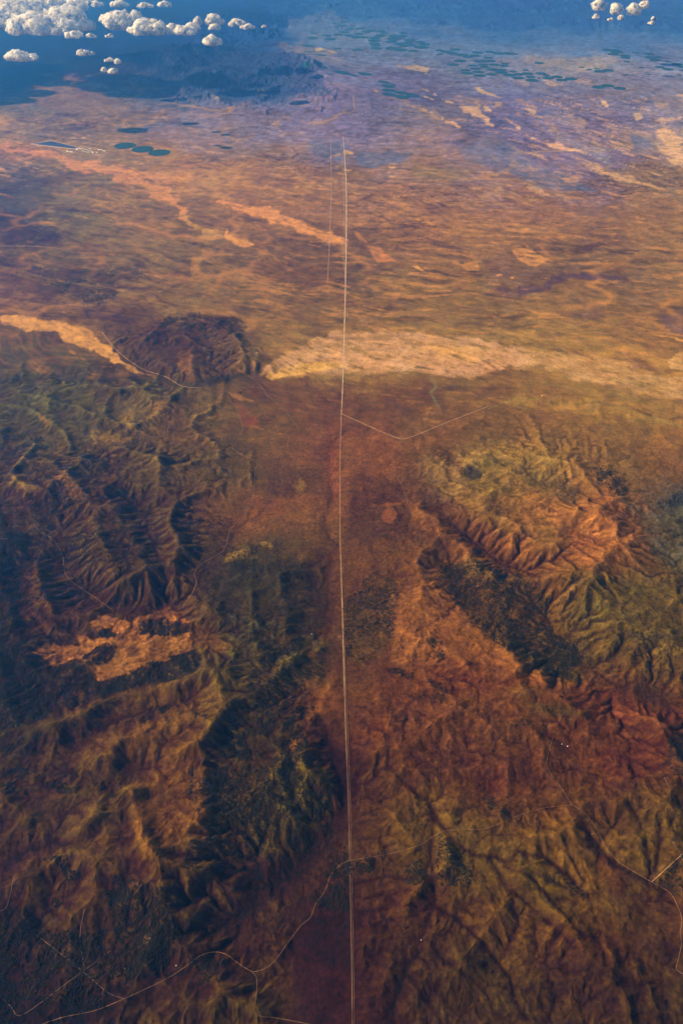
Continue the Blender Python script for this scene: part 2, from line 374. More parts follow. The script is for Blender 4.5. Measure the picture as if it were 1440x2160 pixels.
crest = (bil(HE - (np.roll(HE, 3, 0) + np.roll(HE, -3, 0) + np.roll(HE, 3, 1) + np.roll(HE, -3, 1)) / 4, X, Y)) * wn_
def grad(h):
    hi = np.gradient(h, axis=0); hj = np.gradient(h, axis=1)
    xi = np.gradient(X, axis=0); xj = np.gradient(X, axis=1); yi = np.gradient(Y, axis=0)
    gx = hj / np.maximum(xj, 1e-3); gy = (hi - gx * xi) / np.maximum(np.abs(yi), 1e-3) * np.sign(yi)
    return gx, gy
gx, gy = grad(hm)
sl = np.sqrt(gx * gx + gy * gy)
act = ss(.01, .12, sl) * np.clip(rough * .9 + .15, 0, 1)
# gullies that follow the fall line
k = 1.0 / np.maximum(sl, .03); ddx, ddy = gy * k, -gx * k
ex = np.zeros_like(X); ey = np.zeros_like(X); gul = np.zeros_like(X)
s0, a0 = 170.0, 7.5
farsc = np.where(PY < 300, 4.0, 1.0).astype(np.float32)
for o_ in range(3):
    s_ = s0 / 1.9 ** o_ * farsc
    fade = ss(1.2, 2.6, s_ / CELL)
    v, vx, vy = gully_cell(X / s_, Y / s_, (ddx + ey * .55), (ddy - ex * .55), o_ + 1)
    a_ = a0 / 2.3 ** o_ * fade
    hm += v * a_ * act * farsc; gul += v * fade / 1.7 ** o_
    ex += vx * .8 ** o_ * .3; ey += vy * .8 ** o_ * .3
gul *= act
hm += fbm(X, Y, 160, 3, 21, .5, CELL) * (2.0 + 9 * rough) + fbm(X, Y, 900, 2, 22) * (3 + 12 * rough)
Z = hm.astype(np.float32)
Z[D > 110000] *= .6

# ------------------------------------------------------------------ colour of the ground
# surface colour wanted in the picture for flat ground, some cloud shade and far haze blue included; modelled air and light are then taken out
CX = [0, 180, 360, 540, 720, 900, 1080, 1260, 1440]
ROWS = '''
0: 2c5f9a 2c5f9a 34649a 3e6b9e 4a73a3 4470a4 3f6da4 3f6fa6 4070a8
50: 2a5c98 2a5c98 35649c 3d6a9e 5a7aa2 4f75a4 44709f 44709f 46719f
100: 285690 2a5890 3a6294 42689a 7b83a0 7782a2 6f80a4 6c7fa6 6c80a8
150: 2c5688 305a8a 365c8c 3c608e 8481a0 7e7f9c 8a869c 9a8c98 8c86a0
200: 566488 6c6e88 50668c 466490 88789a 746f94 6f6e96 857c96 8b8198
250: 7d7670 7d7480 75718a 6f6e8e 7a7090 7c7484 6b678e 7a7090 8a7c8a
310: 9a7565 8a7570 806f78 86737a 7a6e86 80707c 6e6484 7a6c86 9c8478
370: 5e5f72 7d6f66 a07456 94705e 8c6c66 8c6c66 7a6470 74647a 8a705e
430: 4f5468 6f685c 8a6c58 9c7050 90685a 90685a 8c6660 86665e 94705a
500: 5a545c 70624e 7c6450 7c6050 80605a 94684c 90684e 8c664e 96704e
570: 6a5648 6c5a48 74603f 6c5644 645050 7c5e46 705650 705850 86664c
640: 7a5a40 7a5c40 7c6040 7a5e42 80603e 7a5c42 806042 7c5c44 7a5a4a
700: 5a4c42 5a4840 4c3c44 7a5e3c 8a6844 8c6a48 8c6a48 8c6844 8c6442
760: 46444a 4a4446 4a3c40 7a5c40 94704a 947048 947048 966e44 9a7044
820: 44443f 4a463f 4c4238 60483a 6c4840 6e5040 74543c 8a6440 90683e
880: 4c4238 4c4438 50443a 5e4636 6e443c 644640 6a4a3c 78543c 7c583c
940: 40383a 4a4038 54403a 54403a 6c4238 664238 5e4438 6c4c38 704c38
1000: 40363a 443a36 4c3c34 4e3c38 6c4034 5c3e3c 74583c 6e4e38 60423c
1060: 3a3036 40323a 403234 643e32 663c34 4c3438 6e5038 74422e 404048
1150: 3e322e 3c302e 3a2e30 46382e 583a30 543430 6c4030 6e4030 504038
1250: 382c2e 3a2c2c 3c2c2c 34302e 4c3030 603a2c 5e3c2c 50402c 4c3c2e
1350: 24222c 3a2c28 4a3228 38302c 483030 6e3e2a 66402a 4a382a 50402a
1450: 20202a 3c2c24 4c3624 3c3028 4e3028 5a3028 643828 582c26 50341f
1550: 2e2822 48321f 50361f 2e2422 583228 50302a 50322a 4e2c28 4e2a28
1650: 34281c 42301f 4c3220 342820 3e2622 4a2e24 4a2c26 4c2e24 42281f
1750: 3a2a1a 42301c 4a321e 302420 3c2620 4a3422 50381f 503620 503820
1850: 34261a 3e2c1a 4a321e 34261e 3c2822 46301f 4a341e 50381c 482e1c
1950: 1e1a1e 30241a 302420 30221c 34201f 40281c 48301c 40281a 30221a
2050: 1c181e 1e1a1e 2c201c 32221a 2c1a1e 38261a 402c1c 30201a 3a2a1c
2160: 20181c 20181e 34261a 3c2c1a 2c1a1c 34241a 38281a 34241a 38281a'''
def gain(py):  # far rows pushed bluer, so some haze blue sits in the ground colour
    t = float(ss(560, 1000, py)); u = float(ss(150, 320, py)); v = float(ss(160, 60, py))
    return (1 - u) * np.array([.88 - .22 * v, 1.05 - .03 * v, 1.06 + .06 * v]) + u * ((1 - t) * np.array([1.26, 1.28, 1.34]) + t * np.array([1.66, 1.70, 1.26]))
ry, rc = [], []
for ln in ROWS.strip().split('\n'):
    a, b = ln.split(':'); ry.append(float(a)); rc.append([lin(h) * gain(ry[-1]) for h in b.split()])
ry = np.array(ry); rc = np.array(rc)
# look up with a little ground warp so that the big colour areas have no straight edges
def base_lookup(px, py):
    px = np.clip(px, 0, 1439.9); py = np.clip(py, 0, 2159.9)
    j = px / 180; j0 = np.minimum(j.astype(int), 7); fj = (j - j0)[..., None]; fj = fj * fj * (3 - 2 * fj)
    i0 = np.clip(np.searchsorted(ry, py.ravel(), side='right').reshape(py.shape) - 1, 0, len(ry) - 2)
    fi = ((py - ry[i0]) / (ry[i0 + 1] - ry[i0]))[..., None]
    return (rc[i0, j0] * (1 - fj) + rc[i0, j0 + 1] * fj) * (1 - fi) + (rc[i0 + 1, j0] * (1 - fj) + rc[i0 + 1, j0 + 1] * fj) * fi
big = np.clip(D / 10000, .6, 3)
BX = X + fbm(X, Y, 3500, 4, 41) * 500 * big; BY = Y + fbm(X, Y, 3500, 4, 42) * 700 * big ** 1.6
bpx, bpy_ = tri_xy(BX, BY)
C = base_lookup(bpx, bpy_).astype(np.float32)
def paint(w, m, c, k=1.0, py=0):
    c = (lin(c) * gain(py)).astype(np.float32); m = (m * k)[..., None]; C[w] = C[w] * (1 - m) + c * m
plain = 1 - np.clip(rough, 0, 1)

# water also marks the plain beyond: a coarse routing gives pale branching washes
FDX = 58.0
fxs = np.arange(-22000, 22000, FDX); fys = np.arange(12500, 42500, FDX); FX, FY = np.meshgrid(fxs, fys)
FH = (-FX * .0035 + FY * .0060 + np.abs(FX - 1500) * .0022 + fbm(FX, FY, 9000, 3, 301) * 75 + fbm(FX, FY, 2200, 4, 305) * 30).astype(np.float32)
_, FA = erode(FH, np.full(FH.shape, .5), iters=1 if CAL else 90, k=.05, alpha=.012, dif=.05, seed=4, amp=14)
FA = np.log(FA)
def w_lines(lo, hi, nb):
    a = ss(lo, hi, FA)
    for _ in range(nb):
        a = np.maximum(a, .62 * np.maximum(np.maximum(np.roll(a, 1, 0), np.roll(a, -1, 0)), np.maximum(np.roll(a, 1, 1), np.roll(a, -1, 1))))
    return a
F1, F2 = w_lines(3.0, 6.5, 1), w_lines(5.4, 7.5, 3)
def bilf(A_, x, y):
    u = np.clip((x - fxs[0]) / FDX, 0, len(fxs) - 1.001); v = np.clip((y - fys[0]) / FDX, 0, len(fys) - 1.001)
    i = u.astype(int); j = v.astype(int); fu = u - i; fv = v - j
    return (A_[j, i] * (1 - fu) + A_[j, i + 1] * fu) * (1 - fv) + (A_[j + 1, i] * (1 - fu) + A_[j + 1, i + 1] * fu) * fv
fw = ss(12600, 14500, Y) * ss(42000, 34000, Y)
fl1 = bilf(F1, X, Y) * fw; fl2 = bilf(F2, X, Y) * fw
# streaks of wind-blown and flood-laid sand: long, thin, running with the fall of the plain
def streak(ang, ln, wd, seed, octv=4):
    ca, sa = math.cos(ang), math.sin(ang)
    a = (X * ca + Y * sa); b = (-X * sa + Y * ca)
    b = b + fbm(X, Y, 2600, 3, seed + 5) * 420; a = a + fbm(X, Y, 2600, 2, seed + 6) * 300
    out = 0; amp = 1; tot = 0
    for k_ in range(octv):
        f = 2.0 ** k_; fade = ss(.7, 2.2, wd / f / CELL)
        out = out + amp * fade * perlin(a / ln * f, b / wd * f, seed + k_ * 2.7); tot += amp; amp *= .66
    return out / tot * 1.8
lf = ss(820, 560, PX); rt = ss(900, 1150, PX) * ss(520, 380, PY)
st = streak(R(-27), 2600, 300, 60) * lf + streak(R(-9), 2800, 330, 64) * (1 - lf) * (1 - rt) + streak(R(-56), 2400, 380, 68) * rt
f0 = streak(R(-20), 420, 110, 72, 5); fine = np.sign(f0) * np.abs(f0) ** .8 * .45 + fbm(X, Y, 1500, 5, 74, .72, CELL) * .5 + fbm(X, Y, 420, 4, 73, .6, CELL) * .5
pl = plain * ss(60, 140, PY) * ss(1010, 800, PY)
amt = np.clip(pl, 0, 1)
mod = 1 - .05 * amt + amt * (st * .18 + fine * .30 + fbm(X, Y, 5200, 5, 75, .62, CELL) * .30)
C *= np.clip(mod, .35, 2.2)[..., None]
hot = ss(.42, .66, st * .75 + fine * .55 + fbm(X, Y, 5200, 2, 77) * .45) * amt * ss(200, 330, PY)
w_all = (slice(None), slice(None))
hc = lin('d08c52').astype(np.float32); hc2 = lin('d6a070').astype(np.float32)
C = C * (1 - .62 * hot[..., None]) + (.62 * hot[..., None]) * (hc * ss(300, 520, PY)[..., None] + hc2 * (1 - ss(300, 520, PY)[..., None]))
def braid(ang, ln, wd, seed, sharp):
    ca, sa = math.cos(ang), math.sin(ang); a = X * ca + Y * sa; b = -X * sa + Y * ca
    b = b + fbm(X, Y, 3800, 4, seed + 5, .55) * 900; a = a + fbm(X, Y, 2000, 3, seed + 6) * 500
    out = 0
    for k_ in range(3):
        f = 1.9 ** k_; n_ = np.abs(perlin(a / ln * f, b / wd * f, seed + k_ * 2.7)) * 2
        out = np.maximum(out, ss(sharp * (1 + .4 * k_) * np.maximum(1, CELL * f * 1.6 / wd), 0, n_) * (1 - .2 * k_) * ss(.5, 1.6, wd / f / CELL))
    return out
br = np.maximum(braid(R(-34), 6000, 1500, 160, .13) * lf, braid(R(-14), 5200, 1300, 164, .11) * (1 - lf) * (1 - rt)); br = np.maximum(br, braid(R(-60), 5200, 1100, 168, .12) * rt)
brm = br * amt * ss(-.30, .35, fbm(X, Y, 4200, 3, 81)) * ss(150, 260, PY)
C = C * (1 - .45 * brm[..., None]) + .45 * brm[..., None] * (lin('c8864c').astype(np.float32) * ss(300, 520, PY)[..., None] + lin('c89c74').astype(np.float32) * (1 - ss(300, 520, PY)[..., None]))
lnm = ss(-.45, .25, fbm(X, Y, 5200, 3, 311))
wl = np.clip(fl1 * .26 + fl2 * .62, 0, .8) * amt * (.3 + .7 * lnm)
C = C * (1 - wl[..., None]) + wl[..., None] * (lin('c48450').astype(np.float32) * ss(300, 520, PY)[..., None] + lin('b8967c').astype(np.float32) * (1 - ss(300, 520, PY)[..., None]))
bd = braid(R(-24), 4200, 900, 172, .10) * amt * ss(-.1, .5, -fbm(X, Y, 4200, 3, 81)) * ss(150, 260, PY)
C *= (1 - .42 * bd[..., None])
sp1 = ss(.40, .52, streak(R(-58), 1500, 300, 180, 4) + fbm(X, Y, 7000, 2, 181) * .35) * amt * rt * ss(190, 230, PY) * ss(460, 400, PY)
C = C * (1 - .8 * sp1[..., None]) + .8 * sp1[..., None] * lin('d2a47c').astype(np.float32)
sp2 = ss(.42, .56, streak(R(-16), 1300, 210, 190, 4) + fbm(X, Y, 3600, 2, 191) * .5) * amt * ss(330, 400, PY) * ss(760, 680, PY) * ss(430, 620, PX)
C = C * (1 - .72 * sp2[..., None]) + .72 * sp2[..., None] * lin('cc8c54').astype(np.float32)
sp3 = ss(.30, .60, streak(R(-12), 2200, 300, 195, 4) + fbm(X, Y, 4200, 2, 196) * .5) * amt * ss(330, 400, PY) * ss(760, 650, PY)
C = C * (1 - .38 * sp3[..., None]) + .38 * sp3[..., None] * lin('5c5248').astype(np.float32)
cold = ss(.30, .62, -(st * .8 + fine * .45) + fbm(X, Y, 4200, 2, 79) * .5) * amt
cc_ = (lin('54484e').astype(np.float32) * ss(250, 600, PY)[..., None] + lin('525c80').astype(np.float32) * (1 - ss(250, 600, PY)[..., None]))
C = C * (1 - .42 * cold[..., None]) + .42 * cold[..., None] * cc_

# outlines: (points, colour, strength, soft edge, inner texture 0..1)
PATCHES = [
 # big wash across the middle
 ([(545,795),(575,765),(605,742),(660,716),(700,700),(800,696),(900,705),(1000,713),(1080,728),(1135,752),(1120,772),(1050,784),(950,790),(850,784),(740,790),(640,792),(590,802)], 'c89070', .6, 5, .95),
 ([(700,735),(900,745),(1060,755),(1090,770),(950,782),(800,778),(690,770)], 'c08866', .4, 6, .95),
 ([(1080,728),(1200,745),(1340,770),(1440,800),(1440,850),(1330,820),(1200,800),(1110,785),(1050,782)], 'c08c6a', .5, 6, 1.0),
 ([(740,790),(900,792),(1100,800),(1300,812),(1440,835),(1440,860),(1250,835),(1000,812),(800,800)], '7c5c40', .5, 5, .9),
 ([(690,712),(800,708),(860,715),(800,722),(720,722)], '7c5c48', .6, 3, .8), ([(640,720),(690,735),(760,735),(720,728)], '84604a', .5, 2, .7),
 ([(880,735),(960,733),(1040,742),(1010,752),(930,750)], 'd09458', .5, 6, .5),
 ([(560,800),(580,785),(640,768),(700,765),(740,772),(660,785),(600,798),(575,806)], 'd29a58', .7, 3, .8),
 ([(0,664),(70,670),(140,686),(205,712),(215,726),(250,750),(272,768),(250,768),(235,762),(190,738),(120,712),(60,702),(0,692)], 'c88a46', .9, 2, .5),
 ([(215,738),(262,762),(300,778),(330,795),(300,786),(240,765)], 'c88c48', .6, 2, .6),
 ([(0,650),(110,668),(200,700),(230,720),(150,690),(60,668)], '8c6444', .6, 5, .4),
 ([(380,745),(400,752),(418,790),(402,808),(388,790),(372,765)], '9a6444', .75, 3, .4),
 ([(225,700),(330,680),(420,662),(510,672),(528,700),(520,770),(470,795),(400,800),(330,788),(270,750)], '443840', .75, 9, .8),
 ([(400,665),(520,680),(510,712),(430,700)], '38303a', .6, 6, .8),
 ([(420,800),(480,795),(545,790),(500,806),(430,815)], '303438', .75, 3, .4),
 # pale orange drainage, upper left
 ([(0,295),(60,315),(150,330),(230,350),(300,372),(330,395),(360,420),(350,430),(300,395),(220,370),(120,345),(40,325),(0,315)], 'c8864e', .9, 3, .7),
 ([(150,335),(260,348),(350,362),(420,372),(380,385),(300,378),(220,360)], 'c88850', .8, 3, .8),
 ([(340,395),(380,410),(375,430),(400,460),(385,462),(365,440),(350,420)], 'cc8648', .9, 2, .5),
 ([(390,450),(410,460),(430,480),(470,500),(440,510),(405,505),(425,490),(400,470)], 'b48652', .85, 2, .4),
 ([(455,415),(500,425),(560,438),(620,455),(660,485),(700,498),(735,512),(700,515),(650,500),(600,478),(560,462),(490,438),(460,425)], 'd88c4c', .95, 3, .7),
 ([(470,488),(500,503),(530,516),(538,520),(515,520),(480,505)], 'dc9450', .9, 2, .4),
 ([(410,540),(470,530),(480,540),(430,548),(420,575),(405,595),(400,580),(402,560)], 'a8744a', .8, 3, .5),
 ([(405,590),(480,582),(520,592),(440,598)], 'a07048', .7, 3, .5),
 ([(0,380),(60,370),(110,390),(90,470),(140,520),(60,512),(0,500)], '4a5068', .7, 14, .7),  # bluish shade along the left edge, painted into the soil colour
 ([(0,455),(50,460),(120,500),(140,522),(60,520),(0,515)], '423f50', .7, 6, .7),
 # shrub covered flats, left
 ([(0,545),(60,560),(150,572),(250,568),(302,562),(300,576),(255,590),(240,605),(150,600),(60,580),(0,572)], '50464a', .8, 2.5, .9),
 ([(85,590),(160,600),(250,618),(240,632),(210,650),(180,640),(130,615)], '50464a', .8, 2.5, .9),
 ([(540,560),(640,550),(700,560),(718,590),(640,615),(560,590)], '6a4c50', .6, 12, .4),
 ([(600,650),(650,655),(690,690),(650,700),(620,680)], '644e4c', .6, 10, .3),
 # red soils in the middle
 ([(540,810),(620,796),(760,792),(900,800),(930,850),(880,900),(800,900),(760,940),(700,960),(680,1000),(680,940),(620,880),(570,850)], '5a3638', .6, 12, .8),
 ([(496,840),(512,838),(530,870),(540,890),(520,900),(506,880)], '863c2c', .6, 4, .8),
 ([(690,905),(790,905),(830,940),(850,990),(780,1010),(730,1000),(730,960),(690,950)], '723e34', .6, 12, .5),
 ([(695,950),(712,955),(712,1040),(700,1060),(692,1010),(685,975)], '7c3e2e', .8, 3, .5),
 ([(740,1005),(850,1015),(868,1080),(880,1150),(800,1140),(730,1150),(725,1060)], '382830', .85, 5, .4),
 ([(808,1085),(835,1078),(846,1090),(835,1106),(812,1102)], '74402e', .8, 2, .3),
 ([(790,1066),(860,1060),(870,1068),(820,1075)], '70402f', .7, 2, .3),
 ([(560,985),(680,985),(685,1040),(560,1048)], '382a32', .7, 6, .4),
 ([(538,1045),(690,1040),(690,1070),(640,1080),(520,1080)], '6c4030', .6, 4, .6),
 ([(490,1110),(600,1085),(680,1075),(670,1110),(560,1130),(500,1130)], '704830', .6, 4, .8),
 ([(480,1162),(520,1158),(540,1172),(510,1182),(480,1178)], '8c6838', .7, 3, .9),
 ([(550,1145),(572,1143),(576,1156),(556,1158)], '8a6840', .6, 2, .9),
 ([(612,1025),(635,1010),(640,1020),(618,1038)], '7a5c38', .6, 3, .3),
 # yellow fins, right
 ([(885,960),(905,960),(960,1000),(1010,1050),(1060,1095),(1090,1130),(1040,1120),(960,1060),(890,1020),(880,990)], '806040', .45, 5, .4),
 ([(960,965),(990,970),(1050,1020),(1070,1048),(1030,1055),(990,1020),(965,985)], '82633f', .5, 5, .3),
 ([(1000,960),(1060,985),(1070,1010),(1040,1010),(1010,985)], '7c5e3c', .5, 4, .3),
 ([(1090,935),(1130,945),(1200,990),(1230,1020),(1180,1010),(1120,985),(1085,995),(1090,965)], '806040', .45, 5, .4),
 ([(1110,900),(1150,910),(1170,940),(1130,930)], '745238', .6, 8, .5),
 ([(975,1000),(1000,998),(1020,1008),(1015,1018),(990,1018),(976,1010)], '33303c', .95, 2, .2),
 ([(1120,1010),(1170,1005),(1210,1030),(1225,1050),(1205,1075),(1170,1062),(1140,1045)], '40383c', .7, 6, .4),
 ([(1030,985),(1060,975),(1080,985),(1060,1000)], '44403c', .6, 5, .3),
 # red badlands
 ([(1060,1060),(1130,1045),(1200,1080),(1250,1050),(1290,1030),(1310,1070),(1310,1110),(1330,1150),(1300,1180),(1240,1200),(1190,1190),(1210,1150),(1160,1130),(1100,1100)], '84502f', .65, 6, .4),
 ([(870,1060),(940,1090),(1000,1150),(1040,1190),(990,1180),(920,1130),(870,1100)], '80482f', .6, 5, .5),
 ([(980,1170),(1020,1180),(1030,1210),(1000,1230),(985,1200)], '8c6240', .6, 4, .5),
 ([(1200,1140),(1260,1140),(1300,1160),(1230,1215),(1195,1200)], '80402f', .5, 8, .3),
 ([(840,1240),(900,1225),(960,1270),(1010,1320),(1060,1370),(1090,1410),(1050,1430),(940,1400),(820,1400),(815,1360),(830,1300)], '7a462e', .7, 8, .35),
 ([(800,1400),(960,1410),(1100,1430),(1200,1480),(1300,1520),(1440,1500),(1440,1640),(1250,1650),(1000,1680),(850,1640),(760,1560)], '532c2a', .45, 20, .6),
 ([(1190,1460),(1300,1460),(1400,1490),(1440,1500),(1440,1530),(1300,1520)], '5c2a26', .6, 10, .4),
 ([(940,1490),(990,1460),(1040,1480),(1030,1515),(960,1515)], '6c4028', .6, 6, .3),
 ([(1100,1500),(1150,1490),(1240,1505),(1235,1520),(1140,1520)], '40401f', .6, 5, .5),
 ([(1060,1470),(1130,1450),(1150,1460),(1090,1490)], '40381f', .4, 8, .5),
 ([(870,1600),(1000,1600),(1140,1600),(1150,1640),(1000,1660),(880,1650)], '43262c', .6, 10, .7),
 ([(1250,1580),(1400,1560),(1390,1620),(1300,1650),(1250,1620)], '4a2428', .6, 10, .5),
 ([(1330,1290),(1440,1280),(1440,1430),(1330,1420),(1240,1350)], '5a4230', .4, 16, .7),
 ([(1310,1060),(1370,1080),(1440,1080),(1440,1210),(1400,1190),(1350,1150),(1330,1110)], '3c4148', .65, 8, .6),  # blue-grey of the ridge's shaded right side painted on
 # wooded darks
 ([(930,1190),(1000,1180),(1090,1200),(1150,1250),(1180,1320),(1230,1380),(1230,1440),(1180,1430),(1090,1400),(1010,1330),(960,1270),(930,1240)], '34301f', .6, 5, .8),
 ([(725,1280),(790,1205),(840,1230),(830,1330),(800,1390),(760,1400),(728,1380)], '4a3a2c', .6, 6, .8),
 ([(430,1200),(560,1180),(680,1190),(690,1260),(670,1380),(560,1400),(480,1330),(410,1270)], '2a2a30', .6, 16, .6),
 ([(0,1080),(60,1150),(40,1220),(60,1330),(160,1370),(150,1400),(215,1448),(170,1480),(90,1530),(0,1570)], '2a2422', .8, 8, .7),
 ([(215,1450),(300,1410),(410,1373),(424,1390),(420,1445),(350,1450),(270,1462),(170,1492),(140,1500)], '2c2622', .8, 4, .5),
 ([(490,1500),(545,1500),(560,1520),(620,1520),(640,1560),(650,1585),(600,1650),(560,1690),(500,1750),(440,1800),(430,1750),(445,1700),(400,1690),(405,1640),(455,1620),(465,1560)], '3a2c24', .75, 3, .4),
 ([(540,1370),(620,1340),(690,1360),(690,1440),(620,1440),(550,1430)], '504830', .5, 10, .9),
 ([(560,1660),(640,1600),(700,1640),(705,1760),(640,1830),(530,1800),(500,1760)], '4a3a20', .7, 8, .9),
 ([(0,1925),(60,1930),(90,1960),(160,1970),(240,2010),(240,1860),(300,1870),(360,1900),(380,1980),(290,2070),(130,2125),(50,2110),(0,2060)], '30241c', .75, 5, .8),
 ([(640,1930),(737,1925),(740,2050),(640,2020),(580,2010)], '22131a', .95, 7, .2),
 ([(560,1850),(720,1700),(725,1800),(680,1880),(600,1900)], '33222a', .4, 12, .5),
 ([(1210,1700),(1230,1720),(1290,1830),(1380,1880),(1300,1850),(1240,1800)], '2c2022', .7, 5, .3),
 ([(1250,1810),(1290,1820),(1330,1870),(1300,1900),(1270,1860)], '44202a', .5, 5, .4),
 ([(1300,1900),(1440,1880),(1440,2030),(1340,2010)], '2c1c1c', .6, 14, .4),
 ([(0,1855),(22,1870),(25,1910),(0,1930)], '201a22', .8, 4, .3),
 # clearing
 ([(335,1262),(350,1280),(378,1290),(408,1315),(405,1318),(372,1320),(380,1336),(410,1335),(410,1372),(355,1400),(300,1412),(215,1447),(185,1415),(168,1395),(140,1395),(110,1405),(70,1387),(98,1367),(165,1368),(160,1348),(240,1352),(235,1330),(195,1332),(182,1318),(215,1298),(270,1310),(320,1290),(345,1284)], '86502a', .88, 2.2, .5),
 ([(175,1385),(200,1368),(230,1368),(245,1385),(235,1400),(205,1404),(180,1400)], '30241f', .9, 1.2, .3),
 ([(198,1348),(215,1330),(235,1330),(245,1345),(230,1352)], '30241f', .9, 1.2, .3),
 ([(292,1315),(330,1305),(355,1300),(345,1320),(372,1312),(405,1322),(404,1335),(375,1348),(340,1352),(312,1338),(300,1345),(294,1330)], '32261f', .9, 1.2, .5),
 ([(410,1318),(440,1320),(480,1370),(470,1390),(430,1370),(410,1350)], '5c3a26', .7, 4, .5),
 ([(30,1140),(60,1180),(90,1230),(118,1290),(110,1310),(80,1280),(60,1230),(30,1190)], '5c4028', .7, 3, .8),
 ([(40,1270),(70,1290),(110,1330),(150,1350),(100,1345),(50,1310)], '644426', .5, 4, 1.0),
 ([(30,1010),(60,1000),(75,960),(80,975),(55,1010),(75,1030),(110,1040),(90,1055),(60,1060),(30,1040)], '6a4e34', .7, 3, .5),
 ([(195,905),(240,915),(270,930),(230,945),(200,935)], '84603a', .6, 3, .9), ([(250,870),(290,865),(298,885),(285,905),(262,890)], '846440', .5, 3, .8),
 ([(320,860),(350,850),(352,880),(330,895)], '7e5c3c', .6, 3, .8), ([(110,1000),(150,1010),(175,1060),(180,1080),(160,1070),(140,1030)], '6a4a30', .6, 3, 1.0),
 ([(45,975),(70,985),(60,992),(46,985)], '8c6234', .6, 2, .8), ([(70,880),(110,895),(112,905),(85,895)], '80583c', .6, 3, .8),
 # tan hills lower left
 ([(280,1680),(310,1650),(400,1630),(440,1640),(440,1680),(430,1740),(390,1790),(320,1840),(305,1790),(290,1730)], '5c3a24', .7, 6, .3),
 ([(470,1440),(545,1430),(520,1480),(480,1520),(455,1560),(420,1530),(440,1480)], '5c4426', .5, 8, .4),
 ([(660,1460),(715,1440),(715,1490),(690,1520),(660,1500)], '74402c', .7, 4, .3), ([(600,1590),(640,1560),(650,1560),(610,1610)], '6a3e28', .7, 3, .3),
 ([(305,1980),(335,1970),(335,2010),(315,2030),(303,2005)], '5c4024', .6, 3, .9),
 ([(300,1540),(320,1500),(355,1495),(362,1508),(330,1518),(305,1540)], '221e1c', .8, 3, .3),
 # dark river and lava, right middle
 ([(1040,605),(1080,612),(1150,602),(1165,580),(1200,573),(1250,574),(1300,583),(1330,590),(1280,592),(1230,590),(1180,592),(1160,610),(1100,625),(1050,620)], '5a4656', .9, 3, .2),
 ([(1170,570),(1240,570),(1330,590),(1310,595),(1220,588)], '503e58', .6, 3, .2),
 ([(1380,660),(1440,650),(1440,705),(1400,690)], '644c58', .7, 5, .5), ([(1170,655),(1240,650),(1300,668),(1200,675)], '684e50', .6, 5, .6),
 ([(1020,545),(1060,560),(1090,575),(1075,590),(1040,580),(1025,565)], '684e54', .6, 3, .8),
 ([(1080,530),(1110,518),(1135,530),(1160,548),(1130,564),(1105,552)], 'c88850', .85, 2, .8), ([(955,552),(990,548),(1008,560),(1008,570),(985,568)], 'c4844c', .85, 2, .4),
 ([(1045,578),(1052,575),(1060,580),(1050,583)], 'd08c58', .9, 1, .1), ([(1080,585),(1090,587),(1088,592),(1080,590)], 'd08c58', .9, 1, .1),
 ([(768,520),(795,522),(830,545),(805,552),(785,538)], 'c67c50', .8, 2, .7), ([(742,485),(760,495),(765,512),(748,500)], 'c07c54', .7, 2, .6), ([(795,528),(825,535),(850,552),(820,550)], 'c87a50', .6, 3, .7), ([(876,560),(890,562),(893,572),(882,568)], 'd09058', .9, 1, .1),
 ([(880,462),(912,468),(905,476),(885,472)], 'c88a5c', .7, 2, .7), ([(905,560),(955,550),(1000,560),(950,575)], '805e44', .5, 5, .3),
 ([(1065,700),(1130,690),(1130,710),(1090,715)], 'ac7e4c', .6, 4, .4), ([(1410,760),(1440,740),(1440,780),(1415,778)], 'c89464', .8, 3, .5),
 ([(1375,705),(1440,712),(1440,716),(1390,712)], 'd09050', .9, 1, .2), ([(1300,740),(1360,750),(1400,780),(1340,785)], '6c4850', .55, 3, 1.0),
 ([(1000,850),(1100,838),(1200,850),(1300,855),(1440,880),(1440,900),(1330,880),(1200,862),(1080,850)], 'a07448', .5, 5, 1.0),
 # far plain, sand sheets
 ([(965,228),(990,228),(1010,237),(1030,250),(1042,259),(1020,258),(1000,247),(980,238)], 'd0a080', .95, 1, .15), ([(832,138),(870,140),(905,150),(912,156),(895,154),(860,146)], 'c8a088', .85, 1, .2),
 ([(884,204),(895,206),(914,219),(905,219)], 'd4a884', .95, .8, .1), ([(895,194),(906,195),(921,203),(910,203)], 'd4a884', .9, .8, .1), ([(987,182),(1000,182),(1030,193),(1054,203),(1040,203),(1010,193)], 'd0a686', .9, .8, .2),
 ([(893,233),(902,233),(911,241),(904,241)], 'd4a680', .95, .8, .1), ([(921,250),(940,256),(960,260),(978,270),(965,269),(940,261)], 'd4a27c', .9, .8, .3), ([(935,215),(952,215),(962,221),(945,222)], 'd4a680', .9, .8, .2),
 ([(1011,223),(1030,225),(1043,236),(1028,234)], 'd4a680', .9, .8, .3), ([(990,228),(1005,226),(1012,233),(1000,233)], 'd0a080', .8, .8, .3), ([(1043,222),(1065,224),(1060,229),(1045,227)], 'd0a080', .7, .8, .3),
 ([(1145,305),(1165,302),(1187,309),(1220,311),(1234,318),(1215,320),(1190,320),(1165,315)], 'd2a07c', .95, 1, .1), ([(1150,298),(1160,298),(1190,308),(1175,310)], 'c89886', .7, 1, .3), ([(1262,215),(1275,214),(1288,220),(1278,224)], 'd8aa84', .95, .8, .1),
